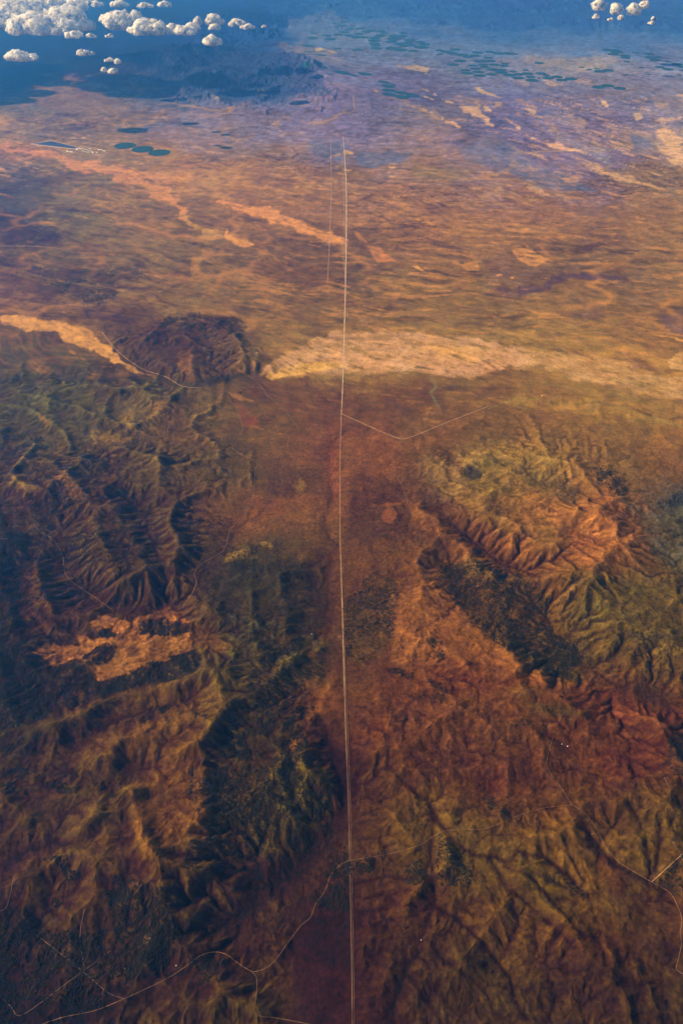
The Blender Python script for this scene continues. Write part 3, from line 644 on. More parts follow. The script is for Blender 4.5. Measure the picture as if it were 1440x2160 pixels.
 ([(1101,227),(1115,229),(1131,240),(1116,239)], 'd0a286', .9, 1, .1), ([(1113,285),(1125,286),(1130,292),(1116,290)], 'd6a884', .9, .8, .1), ([(1128,284),(1136,286),(1147,293),(1140,292)], 'd6a884', .9, .8, .1), ([(1080,270),(1090,269),(1096,275),(1088,276)], 'd6a884', .9, .8, .1),
 ([(1380,268),(1410,270),(1440,282),(1440,357),(1410,345),(1388,330),(1405,325),(1375,303),(1400,302),(1372,278)], 'd6a67c', .9, 3, .9), ([(1380,248),(1440,248),(1430,259),(1395,259)], 'cca084', .8, 1.5, .5), ([(1355,228),(1378,229),(1370,233),(1358,232)], 'd4aa84', .9, .8, .1), ([(1332,241),(1350,242),(1350,247),(1338,247)], 'd0a884', .9, .8, .1), ([(1380,215),(1415,215),(1410,224),(1385,224)], 'c8a088', .7, 2, .6),
 ([(1215,335),(1240,342),(1290,362),(1340,372),(1350,385),(1390,394),(1400,400),(1350,392),(1300,378),(1250,358)], 'cc9c70', .75, 2, .9), ([(1330,380),(1375,386),(1400,398),(1345,388)], 'd0a070', .8, 1.5, .3), ([(1430,197),(1440,196),(1440,210),(1432,206)], 'd4a884', .9, 1, .2),
 ([(1150,275),(1200,285),(1250,310),(1280,330),(1250,335),(1200,310),(1160,295)], 'a0948c', .35, 6, 1.0), ([(1150,240),(1210,240),(1240,262),(1250,280),(1200,268)], 'b0907c', .5, 4, 1.0),
 ([(1140,160),(1200,165),(1290,180),(1340,192),(1250,176),(1180,170)], 'd0a090', .5, 2, .9), ([(1180,125),(1300,120),(1290,148),(1220,145)], 'b89c94', .6, 5, .9), ([(1080,115),(1180,125),(1250,150),(1150,148)], 'b8988c', .5, 5, .9),
 ([(1130,168),(1150,167),(1175,176),(1160,176)], 'd8a888', .8, 1, .2), ([(1060,165),(1100,170),(1130,178),(1090,175)], 'c8a08c', .5, 2, .5),
 ([(760,320),(830,318),(870,325),(860,345),(780,350),(740,345)], '5a6884', .75, 4, .5), ([(650,305),(720,300),(740,325),(722,345),(660,330)], '5a6884', .6, 5, .6), ([(1100,350),(1200,370),(1280,400),(1250,415),(1130,395),(1080,370)], '5a6884', .6, 8, .7), ([(1320,285),(1370,290),(1385,315),(1340,318)], '5a6884', .7, 4, .3),
 ([(1000,300),(1090,310),(1130,350),(1060,360),(1000,345),(960,320)], '6a7088', .6, 10, .4), ([(860,350),(1000,360),(960,380),(880,375)], '867054', .5, 8, .6), ([(1170,370),(1230,372),(1200,380)], 'c49068', .6, 2, .3),
 ([(725,318),(745,322),(748,330),(727,332)], 'c89c70', .8, 1, .2), ([(700,328),(722,326),(722,332),(690,337)], 'b08c74', .7, 1, .3), ([(728,350),(740,350),(748,356),(732,356)], 'd4a46c', .95, .8, .1), ([(818,355),(832,355),(836,359),(824,360)], 'd8a868', .9, .8, .1), ([(788,202),(798,202),(800,205),(790,205)], 'd4a070', .9, .8, .1),
 ([(590,100),(640,98),(700,120),(740,150),(700,160),(650,140),(600,115)], 'a48c94', .6, 6, .7), ([(600,60),(700,30),(760,60),(840,85),(800,110),(700,100),(620,80)], '8c8aa0', .5, 6, .7), ([(660,108),(712,112),(706,116),(670,113)], 'e0b080', .8, 1, .5), ([(640,100),(662,101),(650,104)], 'd8b080', .8, .8, .2), ([(625,122),(640,122),(638,126)], 'd8a880', .7, .8, .2),
 # desert around the left fields; dark upland and painted cloud shade beyond
 ([(60,180),(150,168),(200,185),(230,200),(280,235),(180,240),(100,225),(60,205)], '8c7680', .65, 8, .3), ([(250,280),(350,270),(450,290),(520,310),(420,320),(330,300)], '957878', .5, 10, .4),
 ([(440,208),(455,207),(470,216),(455,220)], 'b09c94', .7, 1, .7), ([(540,196),(546,196),(556,208),(535,210)], 'b49c90', .7, 1, .7), ([(662,206),(676,205),(680,216),(665,218)], 'ac949c', .6, 1.5, .7),
 ([(0,130),(250,130),(240,160),(100,180),(0,210)], '285488', .8, 10, .3),  # blue of the cloud-shadowed plain painted into the ground
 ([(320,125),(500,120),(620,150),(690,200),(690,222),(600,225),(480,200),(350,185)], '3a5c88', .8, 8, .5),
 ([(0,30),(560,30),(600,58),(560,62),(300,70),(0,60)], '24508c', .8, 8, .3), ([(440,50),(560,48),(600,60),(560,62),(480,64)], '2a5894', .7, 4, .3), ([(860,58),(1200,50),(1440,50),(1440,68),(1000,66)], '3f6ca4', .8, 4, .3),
]
tex1 = fbm(X, Y, 240, 5, 90, .68, CELL); tex2 = streak(R(-35), 900, 120, 95, 3)
texn = tex1 * .8 + tex2 * .6
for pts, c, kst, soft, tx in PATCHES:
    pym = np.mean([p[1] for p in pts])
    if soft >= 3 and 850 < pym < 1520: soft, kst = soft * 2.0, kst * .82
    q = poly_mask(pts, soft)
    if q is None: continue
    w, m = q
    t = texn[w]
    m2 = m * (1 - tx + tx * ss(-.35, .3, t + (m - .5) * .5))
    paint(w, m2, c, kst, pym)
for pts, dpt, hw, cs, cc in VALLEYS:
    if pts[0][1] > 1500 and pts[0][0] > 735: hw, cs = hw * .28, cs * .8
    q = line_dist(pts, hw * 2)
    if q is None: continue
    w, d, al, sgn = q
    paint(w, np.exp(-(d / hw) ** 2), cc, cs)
# dry stream beds: pale winding lines
BEDS = [
 ([(0,562),(60,577),(120,590),(180,602),(250,613),(290,619),(340,612),(380,605),(405,595),(412,565),(420,545)], 38, 'bc7c4e', .85),
 ([(405,597),(440,592),(520,590),(600,572)], 26, 'a87450', .6), ([(150,570),(240,575),(290,540),(310,530)], 22, '8c6a50', .5),
 ([(0,825),(28,821),(60,812),(130,797),(200,782)], 14, 'a07850', .5), ([(40,810),(20,860),(45,900),(50,930)], 12, '8a6a48', .5), ([(170,900),(160,860),(190,830)], 9, '6c6048', .5),
 ([(690,800),(735,830),(760,850),(745,870)], 16, '8a5c44', .5), ([(805,800),(812,815),(800,835),(780,850),(765,862)], 20, '8a6044', .6), ([(845,800),(840,820),(825,840)], 14, '8a6044', .6),
 ([(905,797),(915,808),(920,818),(908,830),(915,845),(925,860)], 24, 'a08060', .8), ([(890,800),(880,825),(860,835),(840,845)], 16, '8a5c44', .5),
 ([(640,820),(655,850),(665,870),(675,890),(685,920)], 22, '8c5c40', .55), ([(560,805),(590,850),(615,880),(630,910)], 12, '8a6040', .5),
 ([(745,925),(780,905),(830,890)], 26, '7c4c38', .5),
 ([(905,612),(930,608),(955,600),(985,598),(1010,595),(1020,600)], 14, 'c08454', .7), ([(940,625),(970,612),(1000,604),(1015,605)], 14, 'b07c50', .6), ([(1018,580),(1022,600),(1015,620)], 16, 'b88454', .7),
 ([(740,545),(748,500),(745,480)], 18, '9a6c58', .5),
 ([(1030,863),(1060,850),(1100,840),(1130,842),(1180,850),(1230,855)], 18, 'c08c54', .7), ([(1080,822),(1110,826),(1150,846)], 12, 'b08050', .6), ([(1240,850),(1300,860),(1350,875),(1400,890),(1440,902)], 26, 'c89458', .8),
 ([(1180,860),(1230,870),(1290,868),(1330,885),(1380,890)], 14, 'b48450', .6), ([(1300,830),(1360,850),(1440,868)], 14, 'c08c58', .6), ([(1100,800),(1200,820),(1300,830),(1440,860)], 18, 'b08050', .6), ([(1200,790),(1300,800),(1440,830)], 18, 'b48450', .6),
 ([(1360,930),(1385,950),(1420,960)], 16, '86603c', .5), ([(1330,950),(1335,990),(1325,1010)], 18, '7c563a', .5), ([(1080,890),(1120,920),(1190,945)], 14, '7c5c3c', .3),
 ([(1000,340),(1100,345),(1200,350),(1240,345)], 20, '90786c', .4), ([(580,230),(640,228),(720,213)], 30, '948890', .4), ([(600,308),(640,315),(690,300),(760,298)], 26, 'a08c80', .6), ([(240,335),(300,342),(330,345),(380,352)], 30, 'c08c60', .6),
 ([(460,290),(520,300),(560,320),(620,325)], 24, '8c8078', .5), ([(480,250),(560,275),(600,300)], 20, '847c84', .4),
 ([(1215,285),(1250,282),(1290,278),(1330,265),(1370,268)], 30, 'a09084', .5), ([(1262,310),(1270,318),(1290,315),(1300,316)], 26, 'd0b090', .8), ([(1250,335),(1290,330),(1270,342),(1300,345)], 22, 'c8a888', .7), ([(1190,262),(1220,280),(1262,312),(1270,335),(1290,360)], 26, 'b49c84', .5),
 # creek loops over the valley floor
 ([(700,1000),(692,1020),(700,1040),(688,1060),(692,1080),(680,1100)], 8, '3c2a34', .7), ([(530,1120),(570,1105),(610,1085),(640,1080),(680,1060)], 12, 'a0683c', .5), ([(500,1125),(560,1110),(600,1090)], 9, '3c2a30', .5),
 ([(800,1600),(770,1640),(755,1680),(755,1700)], 7, '7c5030', .6), ([(742,1740),(758,1720),(765,1690),(765,1640)], 9, '7c4e30', .5),
 ([(345,1260),(420,1190),(430,1170),(470,1150)], 9, '9a6238', .7), ([(320,1560),(300,1570),(250,1585),(200,1640),(170,1650)], 6, '5c4024', .4),
 ([(200,1570),(190,1600),(165,1630)], 7, '6c4a2c', .6), ([(210,1560),(260,1530),(330,1505),(400,1470)], 7, '7c5230', .5), ([(280,1680),(260,1720),(240,1700),(225,1710),(200,1735)], 7, '6a4028', .6),
 ([(455,1440),(480,1430),(540,1430),(580,1425)], 8, '6a4c2c', .5), ([(0,1830),(60,1840),(130,1800),(200,1780)], 6, '4a3218', .4),
 ([(885,1692),(905,1690)], 12, 'b06c3c', .8), ([(655,1500),(665,1480),(690,1465)], 7, '84503c', .6), ([(700,1520),(740,1640),(735,1700)], 6, '5c3428', .3),
]
for pts, hw, c, kst in BEDS:
    q = line_dist(pts, hw * 3 + 60)
    if q is None: continue
    w, d, al, sgn = q
    cell = CELL[w]; hwc = np.maximum(hw, cell * .6)
    paint(w, np.exp(-(d / hwc) ** 2) * (.6 + .4 * ss(-.4, .3, texn[w])), c, kst)

# grain of soil, scrub and small channels over everything, patches included
C *= np.clip(1 + ss(1010, 800, PY) * plain * (fine * .15 + tex2 * .10 + fbm(X, Y, 420, 4, 401, .75, CELL) * .28), .4, 1.8)[..., None]
C *= (1 - .30 * (bd * ss(200, 400, PY))[..., None])
wl2 = np.clip(fl1 * .16 + fl2 * .34, 0, .4) * amt * lnm
C = C * (1 - wl2[..., None]) + wl2[..., None] * (lin('cc905c').astype(np.float32) * ss(300, 520, PY)[..., None] + lin('b8967c').astype(np.float32) * (1 - ss(300, 520, PY)[..., None]))
C *= np.clip(1 + ss(820, 1000, PY) * (fbm(X, Y, 45, 2, 411, .9) * .45), .5, 1.6)[..., None]
scr = ss(.12, .42, fbm(X, Y, 34, 2, 405, .8)) * ss(-.3, .4, fbm(X, Y, 800, 3, 406)) * ss(820, 1000, PY)
C *= (1 - .34 * scr)[..., None]
C *= np.clip(1 + ss(780, 950, PY) * fbm(X, Y, 110, 3, 407, .85) * .34, .5, 1.7)[..., None]
# darker along the drainage lines, paler on the crests, mottled cover
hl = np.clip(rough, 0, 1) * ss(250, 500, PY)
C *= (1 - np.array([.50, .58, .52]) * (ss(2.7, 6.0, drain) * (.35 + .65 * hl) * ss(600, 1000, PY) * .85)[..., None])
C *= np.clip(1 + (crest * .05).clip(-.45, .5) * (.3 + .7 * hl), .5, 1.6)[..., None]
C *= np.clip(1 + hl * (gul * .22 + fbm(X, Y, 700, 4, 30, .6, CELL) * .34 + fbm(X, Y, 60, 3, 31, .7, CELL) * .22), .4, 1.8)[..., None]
near = ss(650, 900, PY)
C *= np.clip(1 + near * (1 - hl) * (fbm(X, Y, 500, 5, 33, .65, CELL) * .3), .4, 1.7)[..., None]
# veins of red and of ochre
vein = fbm(WX, WY, 900, 4, 35, .6, CELL)
C *= (1 + near[..., None] * np.stack([vein * .16, vein * .02, -vein * .10], -1))
farn = fbm(X, Y, 1400, 5, 37, .7, CELL) * ss(500, 200, PY)
C *= (1 + farn[..., None] * np.array([.30, .20, .10]))
C = np.clip(C, .002, .9)

# take the air and the light out of the wanted colours: C = A(D) + T(D) * L * albedo
# (distance, air rgb, sunlit white ground rgb) of this sun, sky and haze
AIR = np.array([[8410,0.0017,0.0089,0.0226,1.642,1.487,1.246],[10005,0.0024,0.0120,0.0318,1.623,1.463,1.223],[12833,0.0034,0.0181,0.0487,1.655,1.481,1.227],[17149,0.0054,0.0283,0.0740,1.633,1.455,1.179],[23959,0.0080,0.0441,0.1165,1.644,1.433,1.120],[31048,0.0112,0.0597,0.1503,1.635,1.411,1.052],[38261,0.0142,0.0762,0.1900,1.628,1.386,1.002],[49193,0.0192,0.1009,0.2398,1.633,1.342,0.927],[62952,0.0249,0.1285,0.2900,1.619,1.290,0.835]])
u_ = np.clip((PX - 720) / 720, -1.2, 1.2)[..., None]
air = np.stack([np.interp(D, AIR[:, 0], AIR[:, 1 + k_]) for k_ in range(3)], -1) * (1 - .26 * u_ + .06 * u_ * u_)
tra = np.stack([np.interp(D, AIR[:, 0], AIR[:, 4 + k_]) for k_ in range(3)], -1)
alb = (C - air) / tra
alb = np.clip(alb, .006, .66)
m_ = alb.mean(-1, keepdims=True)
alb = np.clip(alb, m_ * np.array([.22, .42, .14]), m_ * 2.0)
if CAL: alb[:] = float(CAL)

# ------------------------------------------------------------------ materials
def new_mat(name, rough_=.95, colr=None, spec=.1):
    m = bpy.data.materials.new(name); m.use_nodes = True
    b = m.node_tree.nodes['Principled BSDF']; b.inputs['Roughness'].default_value = rough_
    b.inputs['Specular IOR Level'].default_value = spec
    if colr is not None: b.inputs['Base Color'].default_value = (*colr, 1)
    return m
def noisy(name, c1, c2, scale, bump=0, rough_=.9, detail=4):
    m = new_mat(name, rough_); nt = m.node_tree; n = nt.nodes; b = n['Principled BSDF']
    tcn = n.new('ShaderNodeTexCoord'); no = n.new('ShaderNodeTexNoise'); no.inputs['Scale'].default_value = scale; no.inputs['Detail'].default_value = detail
    nt.links.new(tcn.outputs['Object'], no.inputs['Vector'])
    mx = n.new('ShaderNodeMix'); mx.data_type = 'RGBA'; mx.inputs[6].default_value = (*c1, 1); mx.inputs[7].default_value = (*c2, 1)
    rp = n.new('ShaderNodeMapRange'); rp.inputs[1].default_value = .35; rp.inputs[2].default_value = .65
    nt.links.new(no.outputs[0], rp.inputs[0]); nt.links.new(rp.outputs[0], mx.inputs[0]); nt.links.new(mx.outputs[2], b.inputs['Base Color'])
    if bump:
        bp = n.new('ShaderNodeBump'); bp.inputs['Distance'].default_value = bump; nt.links.new(no.outputs[0], bp.inputs['Height']); nt.links.new(bp.outputs[0], b.inputs['Normal'])
    return m
def ground_mat():
    m = new_mat('ground_soil', 1.0, None, 0.0); nt = m.node_tree; n = nt.nodes; L = nt.links; b = n['Principled BSDF']
    at = n.new('ShaderNodeAttribute'); at.attribute_name = 'soil'
    g = n.new('ShaderNodeNewGeometry')
    def noise(s, det, rgh=.65):
        o = n.new('ShaderNodeTexNoise'); o.inputs['Scale'].default_value = s; o.inputs['Detail'].default_value = det; o.inputs['Roughness'].default_value = rgh
        L.new(g.outputs['Position'], o.inputs['Vector']); return o
    a = noise(1 / 45, 4); bb = noise(1 / 260, 3)
    s = n.new('ShaderNodeMath'); s.operation = 'ADD'; L.new(a.outputs[0], s.inputs[0]); L.new(bb.outputs[0], s.inputs[1])
    r = n.new('ShaderNodeMapRange'); r.inputs[1].default_value = .7; r.inputs[2].default_value = 1.3; r.inputs[3].default_value = .62; r.inputs[4].default_value = 1.38
    L.new(s.outputs[0], r.inputs[0])
    v = n.new('ShaderNodeVectorMath'); v.operation = 'SCALE'; L.new(at.outputs['Color'], v.inputs[0]); L.new(r.outputs[0], v.inputs['Scale'])
    L.new(v.outputs[0], b.inputs['Base Color'])
    bp = n.new('ShaderNodeBump'); bp.inputs['Strength'].default_value = .5; bp.inputs['Distance'].default_value = 9
    L.new(s.outputs[0], bp.inputs['Height']); L.new(bp.outputs[0], b.inputs['Normal'])
    return m
GM = ground_mat()

# ------------------------------------------------------------------ ground meshes (one continuous relief, split by kind of land)
kind = np.zeros((NR - 1, NCC - 1), np.int8)      # 0 plain 1 hills 2 far mountains 3 wash
fx = lambda a: (a[:-1, :-1] + a[1:, 1:]) / 2
kind[(fx(rough) > .5) & (fx(PY) > 260)] = 1
kind[(fx(rough) > .5) & (fx(PY) <= 260)] = 2
wash = np.zeros_like(X)
for pts, c, kst, soft, tx in (PATCHES[0], PATCHES[4], PATCHES[5]):
    w, m = poly_mask(pts, soft); wash[w] = np.maximum(wash[w], m)
kind[fx(wash) > .5] = 3
vid = np.arange(NR * NCC).reshape(NR, NCC)
quads = np.stack([vid[:-1, :-1], vid[:-1, 1:], vid[1:, 1:], vid[1:, :-1]], -1)
co = np.stack([X, Y, Z], -1).reshape(-1, 3).astype(np.float32)
gx, gy = grad(Z)
nrm = np.stack([-gx, -gy, np.ones_like(gx)], -1); nrm /= np.linalg.norm(nrm, axis=-1, keepdims=True); nrm = nrm.reshape(-1, 3).astype(np.float32)
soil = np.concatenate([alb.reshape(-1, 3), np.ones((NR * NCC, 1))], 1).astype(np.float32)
for kk, nm in enumerate(['desert_plain', 'hills', 'mountains', 'dry_wash']):
    q = quads[kind == kk].reshape(-1)
    used, inv = np.unique(q, return_inverse=True); nf = len(q) // 4
    me = bpy.data.meshes.new(nm)
    me.vertices.add(len(used)); me.vertices.foreach_set('co', co[used].ravel())
    me.loops.add(nf * 4); me.loops.foreach_set('vertex_index', inv.astype(np.int32))
    me.polygons.add(nf); me.polygons.foreach_set('loop_start', np.arange(nf, dtype=np.int32) * 4)
    me.update(calc_edges=True)
    at = me.attributes.new('soil', 'FLOAT_COLOR', 'POINT'); at.data.foreach_set('color', soil[used].ravel())
    me.polygons.foreach_set('use_smooth', np.ones(nf, bool))
    me.normals_split_custom_set_from_vertices(nrm[used])
    me.materials.append(GM)
    o = bpy.data.objects.new(nm, me); col.objects.link(o); o['kind'] = 'structure'

def zat(x, y):
    """height of the ground mesh"""
    x = np.atleast_1d(np.asarray(x, float)); y = np.atleast_1d(np.asarray(y, float))
    i = np.clip(np.searchsorted(rowsY, y) - 1, 0, NR - 2); fi = np.clip((y - rowsY[i]) / (rowsY[i + 1] - rowsY[i]), 0, 1)
    def rowz(ii):
        t = x / (depth[ii] * (720 / FOC)); j = np.clip(np.searchsorted(tc, t) - 1, 0, NCC - 2); fj = np.clip((t - tc[j]) / (tc[j + 1] - tc[j]), 0, 1)
        return Z[ii, j] * (1 - fj) + Z[ii, j + 1] * fj
    return rowz(i) * (1 - fi) + rowz(i + 1) * fi
def surf(px, py):
    """spot on the relief that is seen at a measured point"""
    z = 0.0
    for _ in range(6):
        x, y = G(px, py, z); z = .5 * z + .5 * float(zat(x, y)[0])
    x, y = G(px, py, z); return x, y, float(zat(x, y)[0])

#@@OBJECTS
rnd = random.Random(5); nrs = np.random.RandomState(11)
# ------------------------------------------------------------------ roads
def dense(pts, step_px=6):
    out = []
    n = len(pts)
    for i in range(n - 1):
        p0 = np.array(pts[max(i - 1, 0)], float); p1 = np.array(pts[i], float); p2 = np.array(pts[i + 1], float); p3 = np.array(pts[min(i + 2, n - 1)], float)
        m = max(2, int(np.hypot(*(p2 - p1)) / step_px))
        for k in range(m):
            t = k / m
            out.append(.5 * ((2 * p1) + (-p0 + p2) * t + (2 * p0 - 5 * p1 + 4 * p2 - p3) * t * t + (-p0 + 3 * p1 - 3 * p2 + p3) * t ** 3))
    out.append(np.array(pts[-1], float)); return out
def road(name, pts, width, mat, straight=False, offset=0.0, lift=2.5, vary=.25, kind_='structure'):
    q = dense(pts, 4)
    P = np.array([surf(*p)[:2] for p in q])
    # even spacing on the ground, then drape on the relief
    wlist = width
    if isinstance(width, (list, tuple)):
        W_ = np.array([list(p) + [ww] for p, ww in zip(pts, width)]); wlist = None; dq = np.array(q)
        wq = np.interp(dq[:, 1], W_[:, 1], W_[:, 2])
    seg = np.hypot(*np.diff(P, axis=0).T); s_ = np.concatenate([[0], np.cumsum(seg)])
    pos = [0.0]
    while pos[-1] < s_[-1]:
        y_ = np.interp(pos[-1], s_, P[:, 1]); pos.append(pos[-1] + max(12, .0012 * (y_ + CAM_H) * 1.1))
    pos = np.array(pos[:-1] + [s_[-1]])
    C_ = np.stack([np.interp(pos, s_, P[:, 0]), np.interp(pos, s_, P[:, 1])], -1)
    for _ in range(2): C_[1:-1] = (C_[:-2] + 2 * C_[1:-1] + C_[2:]) / 4
    T = np.gradient(C_, axis=0); T /= np.linalg.norm(T, axis=1, keepdims=True) + 1e-9
    N = np.stack([-T[:, 1], T[:, 0]], -1)
    C_ = C_ + N * offset
    vs_, fs = [], []
    wv = (np.interp(pos, s_, wq) if wlist is None else width) * (1 + vary * fbm(C_[:, 0], C_[:, 1], 260, 3, 50))
    ks = [-.5, -.17, .17, .5]
    for k_ in ks:
        Q = C_ + N * (wv * k_)[:, None]
        z = zat(Q[:, 0], Q[:, 1]); zl = zat(C_[:, 0], C_[:, 1])
        z = np.maximum(z, zl - 2) + lift + (1.0 if abs(k_) < .3 else -.6) + np.hypot(Q[:, 1], CAM_H) * 1.1e-4
        vs_.append(np.stack([Q[:, 0], Q[:, 1], z], -1))
    n = len(C_); V = np.concatenate(vs_)
    for a in range(3):
        for i in range(n - 1): fs.append((a * n + i, (a + 1) * n + i, (a + 1) * n + i + 1, a * n + i + 1)[::-1])
    o = mesh_obj(name, V, fs, mat, smooth=True); o['kind'] = kind_
    return o
DIRT = noisy('pale_dirt', (.30, .17, .085), (.46, .29, .15), .02, rough_=1)
DIRTN = noisy('orange_dirt', (.15, .078, .036), (.26, .14, .07), .02, rough_=1)
DIRT2 = noisy('brown_dirt', (.12, .065, .032), (.22, .125, .062), .012, rough_=1)
PAVE = noisy('sunbleached_asphalt', (.36, .24, .15), (.56, .40, .25), .01, rough_=.9)
PAVE2 = noisy('dusty_road', (.20, .115, .06), (.34, .21, .115), .006, rough_=1)
FAINT = noisy('worn_dirt', (.16, .09, .05), (.26, .15, .085), .01, rough_=1)
road('highway', [(723,288),(727,340),(730,400),(730,500),(729,560),(728,620),(726,700),(723,800),(720,870)], [14,24,28,28,24,22,20,18,15], PAVE, vary=.35)
road('highway', [(720,870),(718,930),(717,1000),(717,1120),(719,1190),(721,1260),(723,1330),(725,1400),(727,1470),(729,1540),(732,1620),(735,1700),(737,1800),(739,1900),(741,2000),(742,2080),(743,2200)],
     [16,14,13,12,12,15,16,16,15,12,6,4.5,3.8,3.8,3.8,3.8,3.8], PAVE2, vary=.4)
road('highway', [(718,288),(722,340),(725,400),(726,470),(726,520),(724,545),(727,575),(728,620)], [12,16,18,18,16,14,12,10], PAVE2, vary=.35)
road('dirt_track', [(722,1260),(726,1330),(728,1400),(730,1470),(733,1540),(736,1620),(739,1700),(741,1800),(743,1900),(745,2000),(746,2080),(747,2200)], [5,6,7,7,6,5,4.5,4,4,4,4,4], DIRT2, vary=.4)
road('dirt_track', [(745,200),(747,215),(749,232)], 30, PAVE2); road('dirt_track', [(745,200),(744,218),(748,228)], 24, PAVE2)
road('power_line_track', [(697,296),(698,350),(699,400),(697,450),(695,500),(693,550),(690,600)], 12, DIRT, vary=.5)
road('country_road', [(0,518),(60,519),(150,526),(300,527),(370,525),(400,532),(440,548),(560,597),(640,630),(720,662),(775,684),(830,707),(895,735),(930,748)], 13.6, DIRTN)
road('country_road', [(930,748),(1000,772),(1080,790),(1160,812),(1240,832)], 12, DIRT2)
road('country_road', [(730,592),(800,622),(970,686),(1060,722),(1160,762),(1200,790),(1315,825),(1440,866)], 12.8, DIRTN)
road('country_road', [(395,817),(475,819),(550,818),(570,840),(640,853),(720,873)], 8, DIRT2)
road('country_road', [(720,873),(780,900),(835,923),(862,923),(950,888),(1030,857)], 13, DIRT, vary=.1)
road('country_road', [(1030,857),(1100,862),(1225,868),(1270,845),(1317,822)], 8, DIRT2)
road('dirt_road', [(475,819),(485,845),(497,858),(505,880),(512,905),(500,930),(490,944),(510,960),(535,970),(543,978),(538,1000),(536,1030),(525,1075),(500,1100),(485,1120),(475,1155),(460,1170),(425,1190),(410,1210),(415,1228),(405,1252),(385,1280)], 7, DIRTN)
road('dirt_road', [(438,812),(443,825),(440,840),(428,855),(405,866),(392,880),(362,888),(355,903),(353,915),(335,922),(310,920),(299,911),(262,910),(257,918),(265,925),(277,926),(275,940),(240,948),(235,955),(210,960),(190,968),(140,974),(80,975)], 7, DIRTN)
road('dirt_road', [(0,828),(28,821),(60,813),(130,797),(190,784)], 7, DIRT2)
road('dirt_road', [(550,815),(565,835),(600,865),(630,905)], 6, DIRT2)
road('dirt_road', [(737,1816),(728,1818),(718,1824),(704,1838),(695,1851),(685,1880),(665,1908),(655,1935),(635,1952),(610,1985),(585,2020),(565,2040),(545,2048),(530,2049),(500,2030),(480,2015),(455,2008),(425,2015),(400,2033),(360,2060),(310,2085),(260,2108),(200,2132),(130,2147),(70,2168),(0,2190)], 4.6, DIRTN)
road('dirt_track', [(532,2050),(542,2064),(541,2100),(537,2132),(550,2144),(580,2147),(640,2158),(700,2170)], 5.5, DIRT2)
road('dirt_track', [(-20,2085),(0,2100),(25,2125),(42,2143),(90,2113),(140,2075),(180,2046),(235,2005)], 5, DIRT2)
road('dirt_track', [(75,1970),(120,2005),(160,2036),(195,2066),(230,2095),(262,2107)], 3.5, DIRT2)
road('dirt_track', [(180,2046),(170,1990),(172,1950),(180,1918)], 4, FAINT); road('dirt_track', [(0,1922),(14,1915),(24,1880),(32,1845)], 4, FAINT)
road('dirt_road', [(738,1815),(790,1807),(840,1797),(870,1788),(893,1779),(908,1767),(930,1756),(950,1751),(1000,1750),(1022,1748),(1060,1735),(1100,1718),(1150,1704),(1205,1698)], 3.8, DIRTN)
road('dirt_road', [(1205,1698),(1225,1710),(1245,1730),(1262,1757),(1275,1785),(1300,1815),(1335,1838),(1372,1860),(1410,1882),(1427,1910),(1437,1940),(1433,1968),(1436,1990),(1428,2030),(1425,2045),(1450,2060)], 4.4, DIRTN)
road('dirt_track', [(1374,1860),(1400,1836),(1440,1800)], 5.5, DIRT); road('dirt_track', [(1205,1698),(1182,1662),(1165,1640),(1152,1612),(1160,1575),(1165,1555)], 5, DIRT2)
road('dirt_track', [(1400,1640),(1410,1665),(1412,1690)], 5, DIRT2); road('dirt_track', [(1262,1757),(1245,1760)], 5, DIRT2)
road('dirt_track', [(68,1105),(60,1120),(30,1135),(0,1137)], 6, DIRT2); road('dirt_track', [(70,1105),(90,1125),(115,1140),(133,1175),(135,1195),(143,1218),(170,1240),(200,1260),(235,1285)], 6, DIRT2)
road('dirt_track', [(860,1150),(880,1148),(905,1150)], 6, DIRT2); road('dirt_track', [(826,995),(845,1020),(855,1045),(860,1065)], 7, DIRT2)
road('dirt_track', [(90,592),(130,612),(170,635),(190,648),(215,662)], 9, DIRT2); road('dirt_track', [(410,598),(425,615),(440,635),(465,664)], 10, DIRT2); road('dirt_track', [(530,692),(565,708),(605,728)], 9, DIRT2)
road('dirt_track', [(283,486),(282,505),(278,525)], 9, DIRT2); road('dirt_track', [(400,492),(403,510),(402,525)], 10, DIRT2); road('dirt_track', [(317,545),(322,560),(340,572)], 10, DIRT2); road('dirt_track', [(0,520),(80,520),(150,527)], 10, DIRT)
road('dirt_track', [(215,700),(250,742),(300,778),(350,795),(385,815),(420,818)], 9, DIRT); road('dirt_track', [(700,370),(704,420)], 1, DIRT2) if False else None
road('dirt_track', [(890,395),(905,415),(930,440),(950,468)], 14, DIRT2); road('dirt_track', [(1220,515),(1300,518),(1440,522)], 18, DIRT2); road('dirt_track', [(834,405),(837,450)], 14, DIRT2)
road('dirt_track', [(40,285),(130,278),(240,272)], 34, FAINT); road('dirt_track', [(640,262),(560,272),(500,285)], 30, DIRT2) if False else road('dirt_track', [(500,264),(560,258),(610,248)], 30, DIRT2)
road('dirt_track', [(1385,950),(1410,960),(1440,975)], 10, DIRT2)

